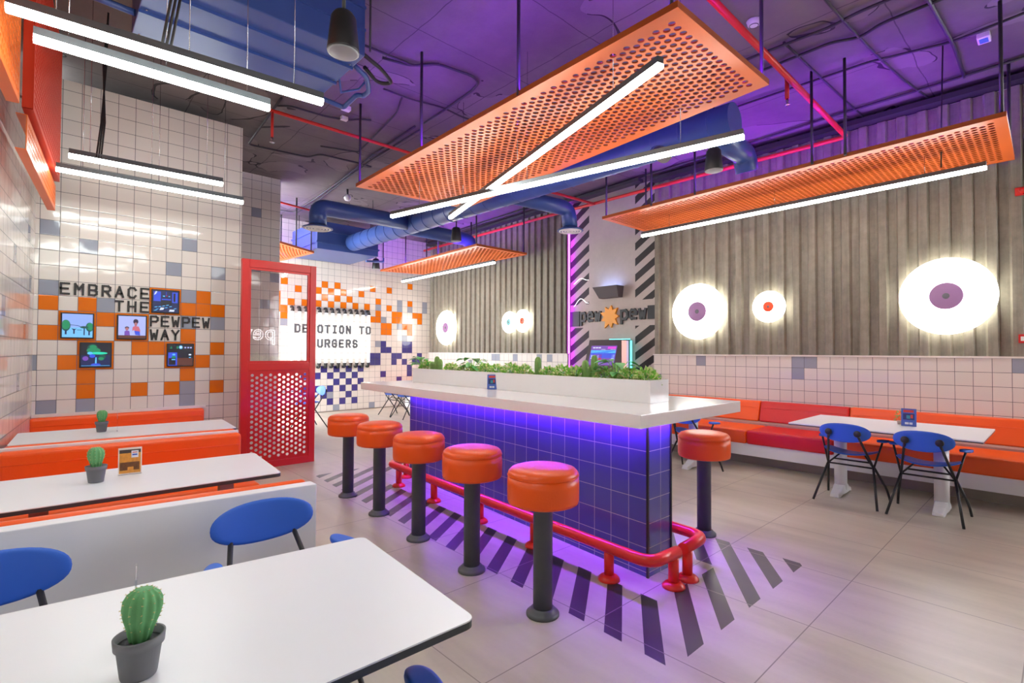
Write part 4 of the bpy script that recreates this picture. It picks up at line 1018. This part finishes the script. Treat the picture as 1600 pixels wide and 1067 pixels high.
MB().box((3.88,9.83,3.52),(5.22,11.22,3.55)).box((3.88,9.83,3.75),(5.22,11.22,3.78)).build('casing_rib',M['duct'],rr,world=True)
for x,y in ((4.0,10.0),(5.1,10.0),(4.0,11.1),(5.1,11.1)): rod(x,y,3.95,r=.008).build('hanger_rod',M['cond'],rr,world=True)
m=MB().tube([(5.40,10.4,3.38),(5.62,10.4,3.42),(5.62,10.4,3.5)],.02,8).tube([(5.1,10.2,3.34),(5.55,10.35,3.40)],.022,8); m.build('drain_pipe',M['duct'],rr,world=True)
rr=root('air_unit','large blue sheet-metal air unit hung at the ceiling, upper left','air unit',(1.1,4.0,3.6))
AZ=3.60
MB().box((.42,3.52,AZ),(1.735,4.38,4.12)).build('casing',M['duct'],rr,world=True,bevel=.006)
m=MB()
for y in (3.72,4.02): m.box((.42,y,AZ-.02),(1.735,y+.022,AZ))
for z in (3.78,3.95): m.box((.42,3.505,z),(1.735,3.52,z+.018))
m.build('casing_rib',M['duct'],rr,world=True)
m=MB()
for y in (3.56,3.70,3.76,4.0,4.06,4.34):
    for x in (.46,1.70): m.lathe([(.008,-.004),(.006,-.007),(.0001,-.008)],(x,y,AZ),8)
m.build('screw',M['galv'],rr,world=True)
for x,y in ((.46,3.49),(1.76,3.49),(.46,4.42),(1.76,4.42)):
    MB().tube([(x,y,AZ+.03),(x,y,CZ-.002)],.008,8).build('hanger_rod',M['cond'],rr,world=True)
MB().tube(bent([(1.70,4.30,3.57),(1.94,4.34,3.57),(1.95,4.10,3.60),(2.02,4.12,3.62),(2.0,3.98,3.60),(1.90,3.82,3.62),(1.70,3.72,3.64)],.03,4),.02,10).build('drain_pipe',M['duct'],rr,world=True)
MB().tube([(1.72,3.95,3.64),(1.80,4.08,3.56),(1.92,4.0,3.6),(1.95,3.9,3.66)],.008,6).build('drain_hose',M['duct'],rr,world=True)
MB().tube(bent([(1.72,3.66,3.72),(2.0,3.76,3.70),(2.18,3.9,3.70),(2.08,3.98,3.70),(1.90,3.86,3.72)],.06,6),.016,8).build('flexible_hose',M['black'],rr,world=True)
MB().tube([(.42,4.2,3.66),(.20,4.3,3.72),(.0,4.2,3.95)],.022,10).build('inlet_pipe',M['duct'],rr,world=True)
# ------------------------------------------------------------------ red sprinkler pipes
def pipe(label,pts,r,heads=(),drops=()):
    rr=root('sprinkler_pipe',label,'pipe',tuple(pts[0]))
    MB().tube(bent(pts,.08,5),r,12).build('pipe',M['pipe_red'],rr,world=True)
    for (x,y,za,zb) in drops:
        d=MB().tube([(x,y,za),(x,y,zb)],r*.75,10).build('drop_pipe',M['pipe_red'],rr,world=True)
        MB().lathe([(.012,0),(.014,-.02),(.006,-.04),(.006,-.055),(.028,-.057),(.028,-.062),(.0001,-.064)],(x,y,zb),14).build('sprinkler_head',M['chrome'],d,world=True)
pipe('thick red sprinkler pipe crossing the ceiling and turning along the corrugated wall',[(2.0,1.76,4.05),(7.20,1.80,4.05),(7.20,6.2,4.05),(7.27,11.3,4.02)],.028,drops=[(5.42,1.86,4.15,3.93)])
pipe('thin red sprinkler pipe over the booths with a dropped sprinkler head',[(1.84,6.02,4.1),(3.73,6.03,4.1),(4.6,6.03,4.1)],.02,drops=[(1.86,6.02,4.1,3.80)])
pipe('short red sprinkler pipe above the red screen',[(2.4,9.15,4.0),(3.05,9.3,4.0),(3.67,9.46,4.0)],.018)
pipe('red branch pipe joining the wall pipe above the kiosk niche',[(5.75,5.55,3.95),(7.17,5.65,4.03)],.022)
# ------------------------------------------------------------------ pendant speakers
def speaker(label,x,y,z,s=1.0,cz=CZ-.002):
    rr=root('pendant_speaker',label,'speaker',(x,y,z),0,'black pendant speakers')
    MB().lathe([(.082*s,.012),(.085*s,.02),(.066*s,.20*s),(.05*s,.225*s),(.02*s,.235*s)],seg=28).build('body',M['black'],rr)
    MB().lathe([(.0001,.004),(.07*s,.006),(.082*s,.012)],seg=28).build('grille',M['greyletter'],rr)
    MB().tube([(0,0,.23*s),(.005,0,.6),(0,0,cz-z)],.010,8).build('cable',M['black'],rr)
speaker('black pendant speaker hanging under the blue air unit, nearest the camera',1.17,2.63,3.0,1.0)
speaker('black pendant speaker beside the blue branch duct near the corrugated wall',4.68,2.26,3.12,1.0)
speaker('black pendant speaker above the far orange panel',4.75,6.47,3.12,1.0)
speaker('black pendant speaker hanging before the far tiled wall',5.62,10.75,3.28,1.1)
# ------------------------------------------------------------------ small ceiling items
m=root('smoke_detector','round white smoke detector on the ceiling beyond the large orange panel','smoke detector',(4.53,1.82,CZ))
MB().lathe([(.055,-.012),(.062,-.001)][::-1]+[(.055,-.02),(.05,-.035),(.03,-.045),(.0001,-.047)],seg=28).build('body',M['white_pl'],m)
MB().tube([(.036*math.cos(2*PI*k/28),.036*math.sin(2*PI*k/28),-.043) for k in range(28)],.003,6,closed=True).build('sensor_ring',M['cond'],m)
m=root('ceiling_sensor','white box sensor with blue lens on the purple-lit ceiling','sensor',(6.26,.48,CZ))
MB().box((-.07,-.045,-.05),(.07,.045,-.001)).build('body',M['white_pl'],m,bevel=.006)
MB().box((-.045,-.03,-.054),(.045,.03,-.0505)).build('lens',sc['blue'],m)
m=root('smoke_detector','white smoke detector hanging from the ceiling before the far blue duct','smoke detector',(3.98,8.70,4.1))
MB().lathe([(.03,.1),(.06,.06),(.06,.03),(.045,0),(.0001,-.005)][::-1],seg=24).build('body',M['white_pl'],m); MB().tube([(0,0,.09),(0,0,.2)],.02,8).build('mount',M['black'],m)
m=root('junction_box','white junction box on the ceiling by the near corner of the large orange panel','junction box',(2.60,5.75,CZ-.001)); MB().box((-.05,-.035,-.05),(.05,.035,0)).build('body',M['white_pl'],m,bevel=.004)
m=root('junction_box','second small white junction box beside the thin red pipe','junction box',(2.70,6.02,CZ-.001)); MB().box((-.04,-.03,-.045),(.04,.03,0)).build('body',M['white_pl'],m,bevel=.004)
CON=[([(1.98,6.23),(2.09,6.13),(2.29,6.12),(2.51,6.11),(2.75,6.02),(2.83,5.90),(2.96,5.82)],.012,'dark conduit beside the thin red sprinkler pipe'),
 ([(1.95,6.0),(2.06,7.68),(2.46,7.63),(2.85,7.58),(2.93,7.34),(3.50,7.29),(3.72,7.30)],.013,'dark conduit with a square bend above the grey return wall'),
 ([(3.45,5.6),(3.51,6.89),(3.64,8.14),(3.74,9.56),(3.77,10.79),(3.51,10.85)],.013,'left one of two parallel dark conduits running to the far wall'),
 ([(3.55,5.6),(3.59,7.04),(3.68,8.09),(3.82,9.65),(3.85,10.79)],.012,'right one of two parallel dark conduits running to the far wall'),
 ([(5.05,3.2),(5.03,1.97),(5.06,1.37),(5.01,1.17),(5.0,.3)],.014,'dark conduit on the purple-lit ceiling, nearest the smoke detector'),
 ([(5.36,3.3),(5.34,1.99),(5.32,1.44),(5.43,1.24),(5.33,1.07),(5.30,.3)],.015,'wavy dark conduit next beyond the smoke detector'),
 ([(5.9,3.6),(5.93,2.17),(5.95,1.28),(6.12,.69),(6.02,.1)],.013,'dark conduit in the middle of the purple-lit ceiling bay'),
 ([(7.25,6.4),(7.1,3.2),(7.0,1.89),(6.98,1.0),(6.93,.0)],.016,'dark conduit running close along the corrugated wall'),
 ([(4.2,1.32),(5.11,1.27),(5.97,1.2),(6.6,1.13),(7.30,1.02)],.012,'dark cross conduit running to the corrugated wall past the smoke detector'),
 ([(4.9,.75),(5.21,.73),(6.26,.68),(7.0,.69)],.016,'thick cross conduit by the box sensor'),
 ([(5.0,1.74),(5.57,1.72),(6.79,1.67),(7.32,1.64)],.012,'dark cross conduit beside the thick red pipe'),
 ([(2.4,4.5),(2.67,4.44),(2.85,4.22),(3.25,4.16),(3.37,4.21),(3.43,4.36),(3.47,4.98),(3.49,5.44)],.014,'dark conduit with a rounded corner above the large orange panel'),
 ([(2.7,5.03),(3.03,5.03),(3.42,4.94),(3.72,4.98),(4.2,4.94)],.010,'thin dark cable sagging above the large orange panel'),
 ([(1.9,4.45),(2.21,4.43),(2.72,4.41),(2.87,4.21)],.012,'dark conduit beside the upper-left blue air unit'),
 ([(2.82,7.05),(3.31,6.89),(3.10,5.45),(2.94,5.04)],.011,'long dark conduit above the far corner of the large orange panel'),
 ([(7.3,11.3),(7.18,9.0),(7.05,6.6)],.02,'dark cable run along the far corrugated wall top')]
for pts,rad,lab in CON:
    o=MB().tube(bent([(x,y,CZ-.03) for x,y in pts],.08,4),rad,8).build('conduit',M['cond']); tag(o,lab,'conduit','ceiling conduits')
mb=MB().box((7.22,-.08,4.18),(7.40,4.55,4.24)); struct(mb,'trim_cornice',M['cond'])
mb=MB().prism([(7.25,4.7),(7.36,6.5),(7.60,11.5),(7.45,11.5),(7.1,4.7)],4.20,4.25); struct(mb,'trim_cornice_far',M['cond'])
# fire alarm call point and sounder at the right edge
m=root('fire_alarm_sounder','red fire alarm sounder high on the corrugated wall at the right edge','alarm',(7.30,.285,3.06))
MB().box((-.0,-.06,-.04),(.05,.06,.04)).build('backbox',M['red_metal'],m,bevel=.006); MB().box((-.012,-.04,-.006),(-.001,.03,.006)).build('light_bar',M['white_pl'],m); MB().lathe([(.03,0),(.028,.02),(.0001,.024)],seg=20).xform(Matrix.Rotation(-PI/2,4,'Y')).build('horn',M['red_metal'],m)
m=root('fire_call_point','red fire alarm call point on the corrugated wall above the wainscot','alarm',(7.30,.29,1.555))
MB().box((0,-.045,-.045),(.05,.045,.045)).build('body',M['red_metal'],m,bevel=.005); MB().box((-.004,-.028,-.022),(-.0005,.028,.022)).build('press_plate',M['white_pl'],m)
# ------------------------------------------------------------------ table-top things
def potted(label,x,y,z,s,lean=0,globe=True):
    rr=root('potted_cactus',label,'potted plant',(x,y,z),random.random()*.0,'potted cacti on the booth tables')
    MB().lathe([(.028*s,0),(.0295*s,.004*s),(.036*s,.056*s),(.040*s,.057*s),(.0415*s,.075*s),(.0375*s,.075*s),(.036*s,.060*s),(.0001,.060*s)],seg=36).build('pot',M['pot'],rr)
    MB().lathe([(.036*s,.0605*s),(.02*s,.064*s),(.0001,.065*s)],seg=24).build('soil',M['soil'],rr)
    ribs=11
    prof=[(.014,0),(.018,.012),(.022,.03),(.028,.048),(.0305,.062),(.0295,.078),(.024,.090),(.014,.098),(.0001,.099)]
    rot=Matrix.Translation((0,0,.060*s))@Matrix.Rotation(lean,4,'Y')@Matrix.Scale(s,4)
    c=MB().lathe(prof,seg=88,fn=lambda a,z:1+.085*math.cos(ribs*a)).xform(rot).build('cactus',M['cactus'],rr)
    sp=MB()
    for k in range(ribs):
        a=2*PI*k/ribs
        for (q,z) in prof[2:8]:
            q=q*1.09; P=Vector((q*math.cos(a),q*math.sin(a),z))
            for j in range(4):
                d=(Vector((math.cos(a),math.sin(a),.2))+rnd()*.8).normalized(); sp.tube([P-d*.001,P+d*.0030],[.0007,.0002],4)
    sp.xform(rot).build('spines',M['spine'],c)
    tag(c.children[0],kind='stuff')
    return rr
potted('potted globe cactus in grey pot on the foreground table',.160,1.325,.7205,1.12,.06)
potted('potted globe cactus in grey pot beside the burger card',.215,3.40,.7205,1.12,-.03)
potted('potted globe cactus in grey pot on the table under the wall screens',.375,5.46,.7205,1.12,.02)
def acryl_stand(label,x,y,z,rz,w=.10,h=.17):
    rr=root('menu_stand',label,'menu stand',(x,y,z),rz)
    MB().box((-w/2,-.0025,0),(w/2,.0025,h)).build('acrylic',M['acryl'],rr)
    MB().box((-w/2+.004,-.0008,h*.62),(w/2-.004,.0008,h-.004)).build('card',cw,rr)
acryl_stand('clear acrylic menu stand seen edge-on behind the foreground cactus',.168,1.46,.7205,math.atan2(1.46,.168))
acryl_stand('clear acrylic menu stand seen edge-on beside the cactus under the screens',.475,5.42,.7205,math.atan2(5.42,.475))
bo=simple('card_amber',srgb(220,150,60),.4,vary=.4,scale=60);bk=simple('card_brown',srgb(110,70,36),.4,vary=.6,scale=120);bw=simple('card_cream',srgb(236,226,214),.4); bg_=simple('card_charcoal',srgb(70,62,58),.4)
card(.365,3.49,.7205,-.10,.105,.145,'menu card with a burger photo on the booth table beside the cactus',(bw,[('photo',bo,(-.9,.05),(.9,.93)),('photo_band',bg_,(-.9,.80),(.9,.93)),('photo_burger',bk,(-.85,.16),(.8,.46)),('photo_bun',bo,(-.2,.12),(.3,.28)),('text_panel',cw,(.1,.62),(.7,.88)),('text_line',cb,(.18,.70),(.6,.76)),('text_line',cr,(.18,.80),(.6,.83))]),lean=.04)
card(6.11,1.035,.7055,-PI/2+.02,.117,.167,'blue menu card on the banquette table before the blue chairs',bluecols,lean=.05)
rr=root('small_plant','small twiggy green plant beside the blue card on the banquette table','plant',(6.22,1.125,.7055))
m=MB()
for k in range(46):
    v=rnd(); v.z=abs(v.z); leaf(m,Vector((v.x*.025,v.y*.025,.03+.09*v.z)),v,rnd(),.028,.010,0)
m.build('leaves',M['cactus2'],rr); MB().lathe([(.018,0),(.024,.035),(.02,.035),(.0001,.03)],seg=16).build('pot',M['taupe'],rr)
# neon sign on the wall behind the camera (seen only mirrored in the glass pane)
cu=bpy.data.curves.new('neon_sign','FONT'); cu.body='pew'; cu.size=.62; cu.fill_mode='NONE'; cu.bevel_depth=.009; cu.bevel_resolution=1; cu.space_character=1.05
to=bpy.data.objects.new('neon_text',cu); COL.objects.link(to); bpy.context.view_layer.update()
me=bpy.data.meshes.new_from_object(to.evaluated_get(bpy.context.evaluated_depsgraph_get())); bpy.data.objects.remove(to)
o=bpy.data.objects.new('neon_sign',me); COL.objects.link(o); me.materials.clear(); me.materials.append(M['neon'])
o.location=(4.98,-2.50,1.72); o.rotation_euler=(PI/2,0,PI)
tag(o,'white outlined pew neon sign on the wall behind, seen mirrored in the glass','neon sign')
# ------------------------------------------------------------------ daylight and camera
w=bpy.data.worlds.new('daylight'); scene.world=w; w.use_nodes=True
bg=w.node_tree.nodes['Background']; bg.inputs[0].default_value=(.90,.96,1,1); bg.inputs[1].default_value=6.0
f,yaw,pitch,roll=797.9,.7435,.0203,.0042
cy,sy,cp,sp=math.cos(yaw),math.sin(yaw),math.cos(pitch),math.sin(pitch)
Fv=Vector((sy*cp,cy*cp,sp)); R0=Vector((cy,-sy,0)); U0=R0.cross(Fv)
Rv=R0*math.cos(roll)+U0*math.sin(roll); Uv=U0*math.cos(roll)-R0*math.sin(roll)
cam=bpy.data.cameras.new('camera'); co=bpy.data.objects.new('camera',cam); COL.objects.link(co)
co.matrix_world=Matrix(((Rv.x,Uv.x,-Fv.x,0),(Rv.y,Uv.y,-Fv.y,0),(Rv.z,Uv.z,-Fv.z,1.4),(0,0,0,1)))
cam.sensor_fit='HORIZONTAL'; cam.sensor_width=36; cam.lens=f/1600*36; cam.clip_start=.03
scene.camera=co
vs_=scene.view_settings; vs_.view_transform='Standard'; vs_.look='None'; vs_.gamma=1; vs_.use_curve_mapping=False; vs_.exposure=1.6
cy_=scene.cycles; cy_.use_denoising=True; cy_.max_bounces=7; cy_.diffuse_bounces=4; cy_.glossy_bounces=3; cy_.transparent_max_bounces=10; cy_.sample_clamp_indirect=6; cy_.caustics_reflective=False; cy_.caustics_refractive=False
